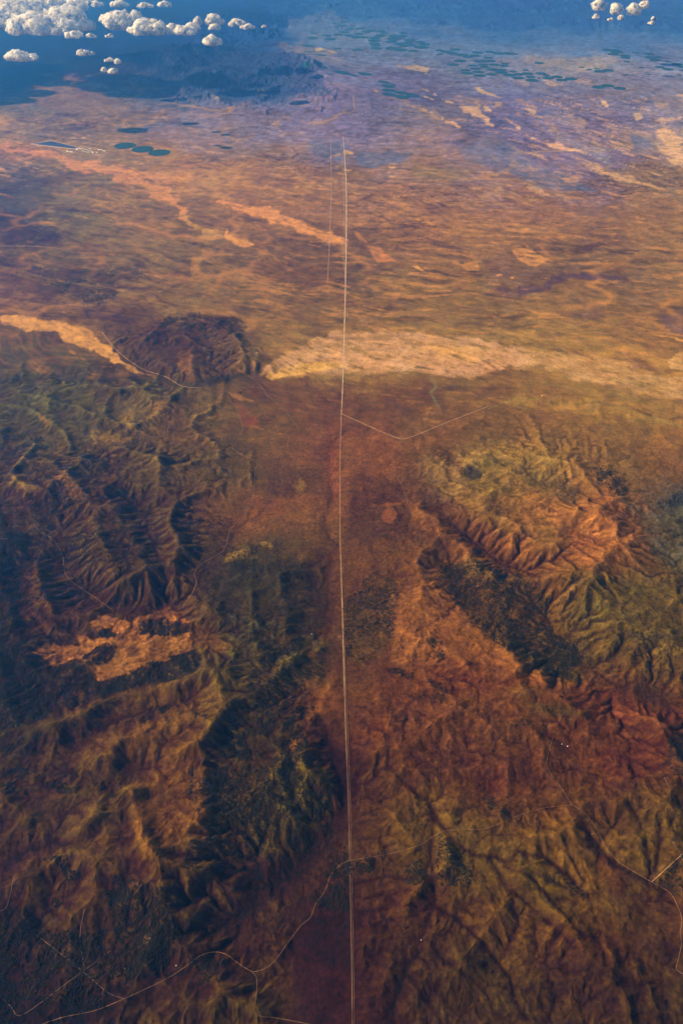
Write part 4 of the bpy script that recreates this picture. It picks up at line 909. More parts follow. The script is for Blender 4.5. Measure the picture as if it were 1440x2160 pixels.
# ------------------------------------------------------------------ irrigated circles
GREENS = [noisy('crop_green', (.005, .028, .026), (.009, .042, .034), .004), noisy('crop_dark', (.004, .030, .034), (.008, .045, .045), .004), noisy('crop_pale', (.02, .085, .05), (.035, .11, .06), .004)]
RIM = noisy('field_rim', (.40, .28, .16), (.52, .38, .22), .004)
PIV = '''264.5 307.5 46 0;301 315 46 0;336.5 322 46 0;722 154 36 1;769 156.5 31 1;744 159.5 22 1;809 173.5 26 1;829 179 14 1;818 182 31 1;820 191 32 1;821 199.5 32 1;845 196 32 1;847 205 32 1;870 202 31 1
754 105 27 1;793 102 26 1;792 96 24 1;789 86 28 1;789 92 24 1;789 80 26 1;824 102 26 1;845 105.5 30 1;871 107.5 22 1;889 100 34 1;851 97 22 1;830 82 30 1;864 85 26 1;895 93.5 25 1;825 88 26 1;860 91 24 1;868 96 24 1;885 89 22 1;842 93 24 1;802 75 24 1;830 76 24 1;752 79 26 1;735 75 24 1;725 68 24 0;755 72 22 1;772 67 22 1;738 61 22 0;760 60 22 1;782 65 22 1;802 66 22 1;848 76 22 1;850 69.5 20 1;727 46 18 0;725 54 20 0;742 56 20 0;810 70 20 1;767 79 22 1
959 104.5 24 1;925 106 20 1;941 109.5 24 1;927 114.5 18 1;955 113 24 1;975 116 26 1;986 120 24 1;1002 117.5 24 1;1007 111 26 1;1029 122 22 1;1032 109.5 24 1;1050 112.5 26 1;1072 113 26 1;970 128.5 27 1;1011 129.5 26 1;1034 129 24 1;955 136.5 27 1;1064 134.5 20 1;1041 136.5 24 1;1062 139 22 1;1018 136.5 22 1;997 138.5 22 1;1002 145 24 1;981 148 22 0;1021 141.5 22 1;1039 147 28 1;1057 147.5 22 1;985 154.5 26 1;1008 152 26 1;1011 159.5 28 1;1036 157 24 1;1056 153 28 1;1073 158.5 28 1
1081 151 20 1;1094 157 24 1;1112 155.5 26 1;1092 164.5 28 1;1121 169.5 29 1;1118 162.5 22 1;1139 155 24 1;1152 159 20 1;1174 162.5 26 1;1156 164.5 28 1;1183 169 26 1;1203 166.5 28 1;1136 133 22 1;1085 114 18 1;1136 165 12 1;1242 147 16 1;1264 150.5 26 1;1282 148.5 24 1;1257 144.5 16 2;1261 184 28 1;1281 181 28 1;1306 186.5 28 1;1280 106 22 1;1297 105.5 20 1;1300 110 26 1;1292 114.5 26 1;1317 117.5 24 1;1318 122 22 1;1321 130 16 1;1340 111.5 18 1;1367 113.5 22 1;1370 121.5 24 1;1387 120.5 20 1;1380 127 24 1;1408 130.5 18 1;1390 142 22 1;1408 146.5 24 1;1427 135.5 24 1;1436 141 22 1;1352 142 14 1;1367 157 12 1;1317 157.5 12 1;1432 158.5 12 1
662 70.5 20 0;659 80.5 24 1;696 82.5 26 1;689 75 22 1;649 97 28 0;611 102.5 20 1;617 109.5 18 1;652 110 26 1;682 108 20 1;632 117.5 26 1;677 117.5 26 1;629 124.5 28 1;668 134 28 1;645 136.5 28 1;677 142 28 1;712 102.5 20 1;712 73 22 1;657 117 12 1;707 50 18 0;715 56 18 0;1108 148 18 1;1225 142 14 2'''
def disc(r, seg=36):
    v = [(0, 0)] + [(r * k / 3 * math.cos(2 * math.pi * i / seg), r * k / 3 * math.sin(2 * math.pi * i / seg)) for k in (1, 2, 3) for i in range(seg)]
    f = [(0, 1 + i, 1 + (i + 1) % seg) for i in range(seg)]
    for k in (0, 1):
        for i in range(seg):
            a, b = 1 + k * seg + i, 1 + k * seg + (i + 1) % seg
            f.append((a, a + seg, b + seg, b))
    return np.array(v), f
pv = []
for grp in PIV.split('\n'):
    for it in grp.split(';'):
        pv.append([float(a) for a in it.split()])
def grp_of(i, px):
    return 0 if i < 3 else 1 if i < 14 else 2 if px > 1230 else 3 if px > 900 else 4 if px > 718 else 5
SPOT = {}
for g_, nm_ in ((1, 'cluster at the end of the long highway'), (2, 'far right cluster on the pale plain'), (3, 'dense band across the right of the plain'), (4, 'far cluster at the top centre'), (5, 'group beside the far mountains')):
    mem = [(i, p) for i, p in enumerate(pv) if grp_of(i, p[0]) == g_]
    for key, word in ((lambda t: -t[1][1], 'nearest'), (lambda t: t[1][1], 'farthest'), (lambda t: t[1][0], 'leftmost'), (lambda t: -t[1][0], 'rightmost')):
        for t in sorted(mem, key=key):
            if t[0] not in SPOT: SPOT[t[0]] = '%s dark teal irrigated circle of the %s' % (word, nm_); break
for i, (px, py, w, c) in enumerate(pv):
    x, y, z = surf(px, py); mpp = (y * math.cos(TILT) + CAM_H * math.sin(TILT)) / FOC
    r = w / 2 * mpp
    if i >= 3: r = min(r, 430) * (.95 if w > 20 else .8)
    V, F = disc(r); P = V + [x, y]; zz = zat(P[:, 0], P[:, 1])
    lift = 3 + y * 1.6e-4
    seg = 36; n0 = len(V)
    vv = [(V[k][0], V[k][1], zz[k] - z + lift) for k in range(n0)] + [(V[k][0] * 1.0, V[k][1] * 1.0, zz[k] - z - 8) for k in range(n0 - seg, n0)]
    ff = F + [(n0 - seg + k, n0 + k, n0 + (k + 1) % seg, n0 - seg + (k + 1) % seg) for k in range(seg)]
    o = mesh_obj('crop_circle', vv, ff, GREENS[int(c)] if w > 15 else GREENS[1]); o.location = (x, y, z)
    if i < 3:
        tag(o, ['westernmost dark green circular field in the row of three beside the solar farm', 'middle dark green circular field in the row of three beside the solar farm', 'dark green circular field at the right end of the row of three'][i], 'crop field', 'row of three irrigated circles')
    elif i < 14: tag(o, 'dark teal irrigated circle in the small cluster at the end of the long highway', 'crop field', 'circles beyond the end of the highway')
    elif px > 1230: tag(o, 'small dark irrigated circle among the far right cluster on the pale plain', 'crop field', 'far right irrigated circles')
    elif px > 900: tag(o, 'dark teal irrigated circle in the dense band across the right of the plain', 'crop field', 'irrigated circles in the right band')
    elif px > 718: tag(o, 'dark teal irrigated circle in the far cluster at the top centre', 'crop field', 'irrigated circles at top centre')
    else: tag(o, 'green irrigated circle among orange fields beside the far mountains', 'crop field', 'irrigated circles by the mountains')

    if i in SPOT: o['label'] = SPOT[i]
# ------------------------------------------------------------------ solar farm and town
PAN = noisy('dark_blue_panels', (.012, .016, .06), (.03, .035, .09), .02, rough_=.35)
PADM = noisy('graded_pad', (.55, .36, .24), (.68, .46, .30), .02)
cxy = surf(115, 305)
farm = empty('solar_farm', cxy); tag(farm, 'large solar farm of dark blue panel rows on a pale graded pad', 'solar farm')
def patch_px(pts, name, mat, parent, lift, n=14):
    """draped four-cornered sheet between measured corners"""
    A, B, C2, D2 = [np.array(surf(*p)[:2]) for p in pts]
    vv, ff = [], []
    for i in range(n + 1):
        for j in range(3):
            s_, t_ = i / n, j / 2
            p = (A * (1 - s_) + B * s_) * (1 - t_) + (D2 * (1 - s_) + C2 * s_) * t_
            vv.append((p[0] - parent.location.x, p[1] - parent.location.y, float(zat(p[0], p[1])[0]) - parent.location.z + lift))
    for i in range(n):
        for j in range(2): a = i * 3 + j; ff.append((a, a + 3, a + 4, a + 1))
    return mesh_obj(name, vv, ff, mat, parent)
patch_px([(63,304.5),(108,296.5),(171,312.5),(160,315.5)], 'graded_pad', PADM, farm, 7)
na, nb = 9, 0
for k in range(na):   # rows run up and to the right in the photograph
    t0, t1 = (k + .06) / na, (k + .90) / na
    f_ = lambda t, top: (108 + (167 - 108) * t, 297.4 + (312.2 - 297.4) * t) if top else (68 + (158 - 68) * t, 304.2 + (314.4 - 304.2) * t)
    patch_px([f_(t0, 0), f_(t0, 1), f_(t1, 1), f_(t1, 0)], 'panel_row', PAN, farm, 13)
WALL = noisy('white_metal_wall', (.78, .76, .70), (.86, .84, .80), .05); ROOF = noisy('white_metal_roof', (.74, .73, .68), (.84, .82, .78), .05); ROOFG = noisy('tan_roof', (.42, .34, .26), (.5, .4, .3), .05)
def building(px, py, L, Wd, Hh, rot, label, group, roofm=ROOF):
    x, y, z = surf(px, py)
    b = empty('farm_building', (x, y, z), rot)
    v, f = box_mesh(-L / 2, L / 2, -Wd / 2, Wd / 2, -4, Hh); mesh_obj('wall', v, f, WALL, b)
    e = .06 * Wd
    rv = [(-L / 2 - e, -Wd / 2 - e, Hh + .01), (L / 2 + e, -Wd / 2 - e, Hh + .01), (L / 2 + e, Wd / 2 + e, Hh + .01), (-L / 2 - e, Wd / 2 + e, Hh + .01), (-L / 2 - e, 0, Hh * 1.5), (L / 2 + e, 0, Hh * 1.5)]
    mesh_obj('roof', rv, [(0, 1, 5, 4), (2, 3, 4, 5), (0, 4, 3), (1, 2, 5), (0, 3, 2, 1)], roofm, b)
    tag(b, label, 'building', group)
def box_mesh(x0, x1, y0, y1, z0, z1):
    v = [(x, y, z) for x in (x0, x1) for y in (y0, y1) for z in (z0, z1)]
    f = [(0, 1, 3, 2), (4, 6, 7, 5), (0, 4, 5, 1), (2, 3, 7, 6), (0, 2, 6, 4), (1, 5, 7, 3)]
    return v, f
for px, py, s_ in [(143,319.5,60),(149,320.5,50),(153,321,45),(159,321.5,40),(163,316.5,60),(169,315,50),(173,314.5,60),(178,316,50),(183,315.5,60),(187,318,45),(190,314,55),(192,317,45),(195,321,50),(175,318.5,45),(180,320,50),(197,323,40),(205,322,45),(209,316.5,60),(214,316,60),(219,318,50),(222,319,40),(186,321.5,45),(192,320,40)]:
    building(px, py, s_ * rnd.uniform(.9, 1.5), s_ * .7, 14, rnd.uniform(0, 3), 'white building in the small settlement beside the solar farm', 'white buildings in the settlement by the solar farm')
for px, py, s_, lab in [(372,2037,9,'small white hut on the dark slope above the lower dirt road'), (264,2044,8,'small white hut among the dense trees near the lower left corner'),
    (1196,1574.5,11,'white building on the dark red slope, larger of the pair at the right'), (1184,1570,9,'smaller white building just left of the larger one on the red slope'),
    (657,1338,12,'lone white building in the dark woods left of the long straight road'), (887.5,1983,9,'small white shed where pale tracks meet at the forked gully'),
    (1142,835,20,'white shed beside the pale braided wash at the right')]:
    building(px, py, s_, s_ * .7, 5, rnd.uniform(0, 3), lab, None)

# ------------------------------------------------------------------ trees
LEAF = noisy('juniper_green', (.011, .012, .009), (.024, .024, .014), .12); BARK = noisy('juniper_bark', (.07, .05, .035), (.12, .09, .06), .5)
def ico(sub):
    bm = bmesh.new(); bmesh.ops.create_icosphere(bm, subdivisions=sub, radius=1)
    v = np.array([p.co[:] for p in bm.verts]); f = [tuple(q.index for q in p.verts) for p in bm.faces]; bm.free(); return v, f
I1, I2, I3 = ico(1), ico(2), ico(3)
def tree_mesh(name, seed, lobes=5):
    r = np.random.RandomState(seed); V, F = [], []
    for k in range(lobes):
        v, f = I1; a = r.rand() * 6.28; d = .55 * r.rand() ** .5; s_ = r.uniform(.4, .62)
        p = v * np.array([s_, s_, s_ * .95]) * (1 + .22 * r.randn(len(v), 1)) + [d * math.cos(a), d * math.sin(a), .75 + .5 * r.rand() * (1 - d)]
        n = len(V); V += list(p); F += [tuple(i + n for i in q) for q in f]
    nc = len(F)
    n = len(V)
    for zz, rr in ((-.3, .12), (.8, .06)):
        V += [(rr * math.cos(a), rr * math.sin(a), zz) for a in np.arange(6) * math.pi / 3]
    F += [(n + i, n + (i + 1) % 6, n + 6 + (i + 1) % 6, n + 6 + i) for i in range(6)]
    me = bpy.data.meshes.new(name); me.from_pydata([tuple(a) for a in V], [], F); me.materials.append(LEAF); me.materials.append(BARK)
    me.polygons.foreach_set('material_index', [0] * nc + [1] * 6); me.update(); return me
TM = [tree_mesh('tree_shape', s_) for s_ in (1, 2, 3)]
# woods: outline, cover 0..1 , crown size factor
WOODS = [
 (PATCHES[[i for i, p in enumerate(PATCHES) if p[0][0] == (490,1500)][0]][0], .48, 1), ([(0,1080),(60,1150),(40,1220),(50,1330),(62,1388),(108,1412),(165,1404),(185,1425),(215,1448),(170,1480),(90,1530),(0,1570)], .45, 1),
 ([(215,1450),(300,1410),(410,1373),(424,1390),(420,1445),(350,1450),(270,1462),(170,1492),(140,1500)], .6, 1),
 ([(175,1385),(200,1368),(230,1368),(245,1385),(235,1400),(205,1404),(180,1400)], .7, 1), ([(198,1348),(215,1330),(235,1330),(245,1345),(230,1352)], .7, 1),
 ([(292,1315),(330,1305),(355,1300),(345,1320),(372,1312),(405,1322),(404,1335),(375,1348),(340,1352),(312,1338),(300,1345),(294,1330)], .6, 1),
 ([(0,1925),(60,1930),(90,1960),(160,1970),(240,2010),(240,1860),(300,1870),(360,1900),(380,1980),(290,2070),(130,2125),(50,2110),(0,2060)], .52, 1),
 ([(0,2060),(60,2120),(40,2160),(0,2200),(-40,2200),(-40,2050)], .45, 1), ([(60,2160),(160,2120),(290,2075),(250,2110),(140,2160)], .4, 1), ([(250,2050),(330,1990),(380,2000),(360,2040),(300,2080)], .4, 1),
 ([(400,2040),(440,2020),(480,2040),(470,2070),(420,2075)], .5, 1), ([(300,1975),(335,1970),(340,2010),(310,2035)], .4, .9), ([(170,1985),(225,1970),(205,2010),(180,2045)], .3, 1),
 ([(560,1660),(640,1600),(700,1640),(705,1760),(640,1830),(530,1800),(500,1760)], .40, .85), ([(405,1680),(455,1660),(450,1720),(430,1750),(405,1740)], .3, 1), ([(400,1640),(460,1630),(450,1670),(410,1665)], .4, 1),
 ([(690,1780),(736,1770),(738,1930),(640,1900),(680,1860)], .42, 1), ([(660,1880),(700,1860),(738,1880),(738,1925),(670,1920)], .3, 1),
 ([(745,1808),(782,1806),(783,1838),(746,1842)], .55, 1), ([(848,1838),(880,1815),(888,1820),(897,1860),(880,1872),(862,1862)], .5, 1), ([(922,1764),(940,1775),(987,1840),(985,1872),(950,1875),(920,1862)], .55, 1),
 ([(1012,1680),(1030,1680),(1060,1700),(1074,1722),(1060,1735),(1035,1725)], .55, 1), ([(1150,1855),(1165,1850),(1170,1868),(1155,1870)], .4, 1), ([(1190,1860),(1220,1870),(1230,1888),(1205,1880)], .4, 1),
 ([(1382,1862),(1440,1804),(1500,1780),(1500,1900),(1420,1890)], .5, 1), ([(1400,1570),(1440,1540),(1500,1560),(1500,1700),(1440,1680),(1400,1620)], .45, 1), ([(1210,1750),(1240,1760),(1270,1800),(1240,1800)], .35, 1),
 ([(930,1190),(1000,1180),(1090,1200),(1150,1250),(1180,1320),(1230,1380),(1230,1440),(1180,1430),(1090,1400),(1010,1330),(960,1270),(930,1240)], .42, 1), ([(1180,1220),(1440,1280),(1440,1480),(1240,1480),(1160,1340)], .13, .9),
 ([(725,1280),(790,1205),(840,1230),(830,1330),(800,1390),(760,1400),(728,1380)], .30, 1), ([(850,1470),(900,1440),(940,1450),(930,1490),(880,1480)], .45, 1), ([(800,1410),(870,1420),(915,1445),(890,1450),(820,1420)], .4, 1),
 ([(900,1355),(925,1352),(922,1366),(905,1366)], .5, 1), ([(900,1380),(935,1385),(938,1395),(905,1390)], .5, 1), ([(1070,1530),(1120,1530),(1120,1542),(1075,1540)], .4, 1),
 ([(430,1200),(560,1180),(680,1190),(690,1260),(670,1380),(560,1400),(480,1330),(410,1270)], .22, 1), ([(540,1370),(620,1340),(690,1360),(690,1440),(620,1440),(550,1430)], .30, 1), ([(520,1430),(640,1440),(660,1500),(600,1540),(540,1500)], .3, 1),
 ([(0,900),(100,930),(200,960),(330,1080),(350,1250),(220,1290),(60,1280),(0,1150)], .20, 1), ([(380,1060),(500,1100),(470,1180),(400,1200),(360,1150)], .10, 1),
 ([(0,545),(60,560),(150,572),(250,568),(302,562),(300,576),(255,590),(240,605),(150,600),(60,580),(0,572)], .16, 1.3), ([(85,590),(160,600),(250,618),(240,632),(210,650),(180,640),(130,615)], .22, 1.3),
 ([(330,680),(400,660),(520,680),(515,712),(430,705),(340,700)], .2, 1.2), ([(400,700),(500,700),(500,770),(420,770)], .12, 1.2),
 ([(1240,985),(1290,1000),(1330,1015),(1320,1060),(1270,1040)], .3, 1.1), ([(1370,1075),(1440,1030),(1480,1040),(1440,1085)], .35, 1.1), ([(460,1160),(530,1150),(600,1140),(600,1200),(480,1190)], .15, 1),
 ([(0,1650),(60,1625),(90,1640),(60,1670),(20,1690),(0,1680)], .5, 1), ([(85,1668),(130,1655),(170,1670),(168,1688),(120,1676)], .55, 1), ([(0,1590),(60,1562),(100,1555),(95,1568),(40,1590),(0,1605)], .55, 1), ([(45,1595),(80,1592),(110,1605),(80,1603)], .5, 1),
 ([(138,1640),(155,1635),(168,1648),(145,1652)], .55, 1), ([(180,1640),(200,1635),(190,1650)], .5, 1), ([(210,1675),(260,1678),(258,1692),(240,1690)], .3, 1), ([(92,1825),(120,1815),(150,1820),(140,1832),(100,1832)], .45, 1), ([(125,1835),(150,1832),(172,1850),(168,1862),(140,1855)], .6, 1), ([(115,1905),(135,1898),(135,1915),(120,1918)], .45, 1), ([(202,1868),(215,1866),(210,1875)], .5, 1), ([(220,1890),(290,1885),(300,1910),(240,1925)], .5, 1),
 ([(300,1540),(320,1500),(355,1495),(362,1508),(330,1518),(305,1540)], .5, 1), ([(398,1500),(412,1515),(440,1530),(448,1545),(425,1530),(400,1515)], .4, 1), ([(80,1525),(140,1530),(150,1536),(90,1535)], .5, 1), ([(400,1800),(440,1790),(470,1820),(440,1850),(380,1850)], .3, 1), ([(430,1780),(500,1770),(560,1820),(480,1840)], .2, 1),
 # open grassland with single trees
 ([(740,1680),(1200,1700),(1290,1840),(1240,2000),(1000,1900),(900,1900),(740,1840)], .012, 1.0), ([(740,1200),(1440,1200),(1440,1700),(740,1680)], .006, 1.0), ([(1210,1700),(1440,1640),(1440,1800),(1370,1860),(1300,1820)], .06, .7),
 ([(300,1880),(700,1800),(740,2000),(540,2050),(400,2000)], .03, .9), ([(640,2000),(1440,2000),(1440,2180),(640,2180)], .006, .8), ([(0,830),(540,830),(540,960),(0,900)], .012, 1.1)]
def in_poly(pts, x, y):
    ins = np.zeros(x.shape, bool); n = len(pts)
    for i in range(n):
        ax, ay = pts[i]; bx, by = pts[(i + 1) % n]
        if ay != by: ins ^= ((ay > y) != (by > y)) & (x < (bx - ax) * (y - ay) / (by - ay) + ax)
    return ins
pts_all = []
for poly, cover, sz in WOODS:
    g = np.array([G(*p) for p in poly]); x0, y0 = g.min(0) - 60; x1, y1 = g.max(0) + 60
    crown = 6.2 * sz; n = int(.8 * cover * (x1 - x0) * (y1 - y0) / (math.pi * (crown * .72) ** 2))
    n = min(n, 90000)
    x = nrs.uniform(x0, x1, n); y = nrs.uniform(y0, y1, n)
    wx = x + fbm(x, y, 300, 4, 12, .62) * 70; wy = y + fbm(x, y, 300, 4, 13, .62) * 90
    qx, qy = tri_xy(wx, wy); qx = qx + nrs.randn(n) * 2.2; qy = qy + nrs.randn(n) * 2.2
    k = in_poly(poly, qx, qy)
    dn = fbm(x, y, 240, 4, 14, .6) + .5 * fbm(x, y, 900, 2, 15)
    k &= nrs.rand(n) < ss(-.38 + (.2 if cover < .3 else 0), .38, dn + cover * .5) * 1.0
    pts_all.append(np.stack([x[k], y[k], crown * np.exp(nrs.randn(k.sum()) * .28)], -1))
T_ = np.concatenate(pts_all)
qx, qy = tri_xy(T_[:, 0], T_[:, 1]); T_ = T_[(qx > -60) & (qx < 1500) & (qy < 2230)]
tz = zat(T_[:, 0], T_[:, 1])
qx, qy = tri_xy(T_[:, 0], T_[:, 1])
vis = (qx > 6) & (qx < 1434) & (qy < 2150)
show = np.where(vis, T_[:, 2] / np.sqrt(T_[:, 0] ** 2 + T_[:, 1] ** 2 + CAM_H ** 2), 0)
order = np.argsort(-show); near_i = order[:300]; rest = order[300:]
print('TREES', len(T_))
first = None
for i in near_i:
    o = bpy.data.objects.new('juniper_tree', TM[int(i) % 3]); col.objects.link(o)
    s_ = T_[i, 2]; o.location = (T_[i, 0], T_[i, 1], tz[i] - .15 * s_); o.scale = (s_ * .95, s_ * .95, s_ * 1.0); o.rotation_euler = (0, 0, nrs.rand() * 6.28)
    tag(o, 'dark green juniper tree in the nearest woods at the bottom of the scene', 'tree', 'juniper trees in the nearest woods')
# the rest of the woods as one mass: a cloud of points that carries the crowns
me = bpy.data.meshes.new('juniper_woods'); pr = np.stack([T_[rest, 0], T_[rest, 1], tz[rest] - .15 * T_[rest, 2]], -1).astype(np.float32)
me.vertices.add(len(pr)); me.vertices.foreach_set('co', pr.ravel())
a = me.attributes.new('size', 'FLOAT', 'POINT'); a.data.foreach_set('value', T_[rest, 2].astype(np.float32))
wo = bpy.data.objects.new('juniper_woods', me); col.objects.link(wo); wo['kind'] = 'stuff'
tsrc = []
for k_, tm in enumerate(TM):
    t = bpy.data.objects.new('juniper_crown', tm); col.objects.link(t); t.parent = wo; t.location = (pr[k_][0], pr[k_][1], pr[k_][2]); t.scale = (6, 6, 6); t['kind'] = 'stuff'; tsrc.append(t)
ng = bpy.data.node_groups.new('spread_trees', 'GeometryNodeTree')
ng.interface.new_socket('Geometry', in_out='INPUT', socket_type='NodeSocketGeometry'); ng.interface.new_socket('Geometry', in_out='OUTPUT', socket_type='NodeSocketGeometry')
N_ = ng.nodes; gi = N_.new('NodeGroupInput'); go = N_.new('NodeGroupOutput'); iop = N_.new('GeometryNodeInstanceOnPoints'); gg = N_.new('GeometryNodeGeometryToInstance')
for t in tsrc:
    oi = N_.new('GeometryNodeObjectInfo'); oi.inputs['Object'].default_value = t; oi.transform_space = 'ORIGINAL'; oi.inputs['As Instance'].default_value = True
    ng.links.new(oi.outputs['Geometry'], gg.inputs[0])
ng.links.new(gi.outputs[0], iop.inputs['Points']); ng.links.new(gg.outputs[0], iop.inputs['Instance']); iop.inputs['Pick Instance'].default_value = True
ri = N_.new('FunctionNodeRandomValue'); ri.data_type = 'INT'; ri.inputs['Min'].default_value = 0; ri.inputs['Max'].default_value = 2; ng.links.new(ri.outputs[2], iop.inputs['Instance Index'])
rr = N_.new('FunctionNodeRandomValue'); rr.data_type = 'FLOAT_VECTOR'; rr.inputs['Min'].default_value = (0, 0, 0); rr.inputs['Max'].default_value = (0, 0, 6.28); ng.links.new(rr.outputs[0], iop.inputs['Rotation'])
na_ = N_.new('GeometryNodeInputNamedAttribute'); na_.data_type = 'FLOAT'; na_.inputs['Name'].default_value = 'size'
cb = N_.new('ShaderNodeCombineXYZ'); [ng.links.new(na_.outputs[0], cb.inputs[k_]) for k_ in range(3)]
ng.links.new(cb.outputs[0], iop.inputs['Scale']); ng.links.new(iop.outputs[0], go.inputs[0])
md = wo.modifiers.new('spread_trees', 'NODES'); md.node_group = ng

# ------------------------------------------------------------------ clouds
CL = bpy.data.materials.new('cloud_white'); CL.use_nodes = True; cn = CL.node_tree.nodes; cl_ = CL.node_tree.links; cn.clear()
out = cn.new('ShaderNodeOutputMaterial'); df = cn.new('ShaderNodeBsdfDiffuse'); tl = cn.new('ShaderNodeBsdfTranslucent'); mxs = cn.new('ShaderNodeMixShader')
df.inputs[0].default_value = (.97, .93, .86, 1); tl.inputs[0].default_value = (.97, .93, .85, 1); mxs.inputs[0].default_value = .42
gn = cn.new('ShaderNodeNewGeometry'); ns = cn.new('ShaderNodeTexNoise'); ns.inputs['Scale'].default_value = 1 / 170; ns.inputs['Detail'].default_value = 6; ns.inputs['Roughness'].default_value = .7
bp = cn.new('ShaderNodeBump'); bp.inputs['Distance'].default_value = 55; bp.inputs['Strength'].default_value = .8
cl_.new(gn.outputs['Position'], ns.inputs['Vector']); cl_.new(ns.outputs[0], bp.inputs['Height']); cl_.new(bp.outputs[0], df.inputs['Normal'])
cl_.new(df.outputs[0], mxs.inputs[1]); cl_.new(tl.outputs[0], mxs.inputs[2]); cl_.new(mxs.outputs[0], out.inputs[0])
FR = CL.copy(); FR.name = 'cloud_fringe'; fn = FR.node_tree.nodes; fl = FR.node_tree.links
fo = [n for n in fn if n.type == 'OUTPUT_MATERIAL'][0]; fm = [n for n in fn if n.type == 'MIX_SHADER'][0]; fz = [n for n in fn if n.type == 'TEX_NOISE'][0]
ft = fn.new('ShaderNodeBsdfTransparent'); f2 = fn.new('ShaderNodeMixShader'); fr_ = fn.new('ShaderNodeMapRange')
fr_.inputs[1].default_value = .40; fr_.inputs[2].default_value = .68; fr_.inputs[3].default_value = 0; fr_.inputs[4].default_value = .8
fl.new(fz.outputs[0], fr_.inputs[0]); fl.new(fr_.outputs[0], f2.inputs[0]); fl.new(ft.outputs[0], f2.inputs[1]); fl.new(fm.outputs[0], f2.inputs[2]); fl.new(f2.outputs[0], fo.inputs[0])
BASE = 2300.0
def n3(p, s_, seed):
    return (perlin(p[:, 0] / s_ + 3.3, p[:, 1] / s_, seed) + perlin(p[:, 1] / s_, p[:, 2] / s_ + 7.7, seed + 1) + perlin(p[:, 2] / s_, p[:, 0] / s_ + 1.1, seed + 2)) / 1.6
def cloud(px, py, w, h, label, group=None, wisp=0.0, dep_=.55):
    h *= .86
    if px > 1200: w, h, wisp = w * .85, h * .85, max(wisp, .3)
    if px < 420 and px > 0 and wisp < .3: wisp = .2
    """cumulus: lobes heaped on a flat base; w and h measured in the photograph"""
    x, y = G(px, py + h * .45, BASE)
    mpp = (y * math.cos(TILT) + (CAM_H - BASE) * math.sin(TILT)) / FOC
    W, Ht = w * mpp / 2, h * mpp
    V, F, MI = [], [], []
    nl = int(np.clip(12 + (w * h) ** .62 * 2.1, 18, 230))
    tur = [(rnd.uniform(-.75, .75), rnd.uniform(.45, .95)) for _ in range(max(2, int(w / 16)))] + [(rnd.uniform(-.4, .4), 1.0)]
    for k in range(nl):
        a = rnd.uniform(0, 6.28); d = rnd.random() ** .6
        d *= .62 + .38 * math.sin(2.3 * a + w) * math.sin(1.1 * a * 3 + h); lx, ly = d * math.cos(a) * 1.15, d * math.sin(a) * 1.15
        prof = (.22 + .78 * max(hh * math.exp(-((lx - tx) / .30) ** 2) for tx, hh in tur) * (1 - .5 * ly * ly)) * rnd.uniform(.25, 1)
        r = Ht * rnd.uniform(.13, .36) * (1.15 - .5 * d) * (1 - wisp * .45) + 25
        zc = r * .25 + (Ht * 1.0 - r) * prof
        small = r / mpp < 3.2
        v, f = I2 if small else I3
        c = np.array([lx * (W - r * .6), ly * W * dep_, zc])
        p = v * [r * 1.1, r * 1.1, r * .92]
        q = p + c + [x, y, 0]
        disp = n3(q, r * .8, 5) * .42 + n3(q, r * .36, 9) * .30 + n3(q, r * .16, 13) * .17 * (0 if small else 1)
        p = p * (1 + disp[:, None] * (1 + wisp)) + c
        p[:, 2] = np.where(p[:, 2] < 0, p[:, 2] * .18, p[:, 2])
        if rnd.random() > wisp * .6 or k == 0:
            n = len(V); V += p.tolist(); F += [(a_ + n, b_ + n, c_ + n) for a_, b_, c_ in f]; MI += [0] * len(f)
        if True:
            v, f = I2; g_ = rnd.uniform(1.2, 1.9)
            p = v * [r * 1.1 * g_, r * 1.1 * g_, r * .85 * g_]; p = p * (1 + n3(p + c + [x, y, 0], r * .7, 21)[:, None] * .6) + c
            p[:, 2] = np.where(p[:, 2] < 0, p[:, 2] * .3, p[:, 2])
            n = len(V); V += p.tolist(); F += [(a_ + n, b_ + n, c_ + n) for a_, b_, c_ in f]; MI += [1] * len(f)
    o = mesh_obj('cumulus_cloud', V, F, CL, smooth=True); o.data.materials.append(FR); o.data.polygons.foreach_set('material_index', MI); o.location = (x, y, BASE)
    tag(o, label, 'cloud', group); return o
cloud(45, 34, 180, 58, 'biggest heaped cream cloud filling the top left corner')
cloud(115, 18, 150, 36, 'broad cream cloud along the top edge behind the biggest one')
cloud(80, 54, 170, 36, 'long billowy cloud bank in front of the biggest corner cloud')
cloud(148, 46, 96, 40, 'rounded bright cloud at the right end of the corner bank')
cloud(20, 5, 90, 26, 'cream cloud top cut by the upper left corner of the view')
cloud(120, 66, 70, 16, 'ragged low cloud fringe under the corner bank', wisp=.6)
cloud(158, 74, 40, 12, 'small torn cloud hanging off the lower right of the corner bank', wisp=.6)
cloud(192, 76, 20, 8, 'tiny torn cloud alone right of the corner bank', wisp=.8)
cloud(232, 76, 16, 6, 'tiny faint puff below the long cloud chain', wisp=.9)
cloud(225, 40, 36, 14, 'thin ragged cloud at the left start of the cloud chain', wisp=.7)
cloud(262, 48, 80, 32, 'tall lumpy cloud forming the left half of the cloud chain')
cloud(288, 34, 24, 14, 'small turret cloud on top of the cloud chain')
cloud(312, 60, 76, 26, 'lumpy cloud in the middle of the cloud chain')
cloud(340, 64, 44, 20, 'bright rounded cloud right of the middle of the cloud chain')
cloud(392, 66, 60, 16, 'low stretched cloud near the right end of the cloud chain')
cloud(408, 60, 26, 18, 'pointed cloud turret near the right end of the cloud chain')
cloud(366, 58, 34, 12, 'thin linking cloud between the middle and right of the chain', wisp=.6)
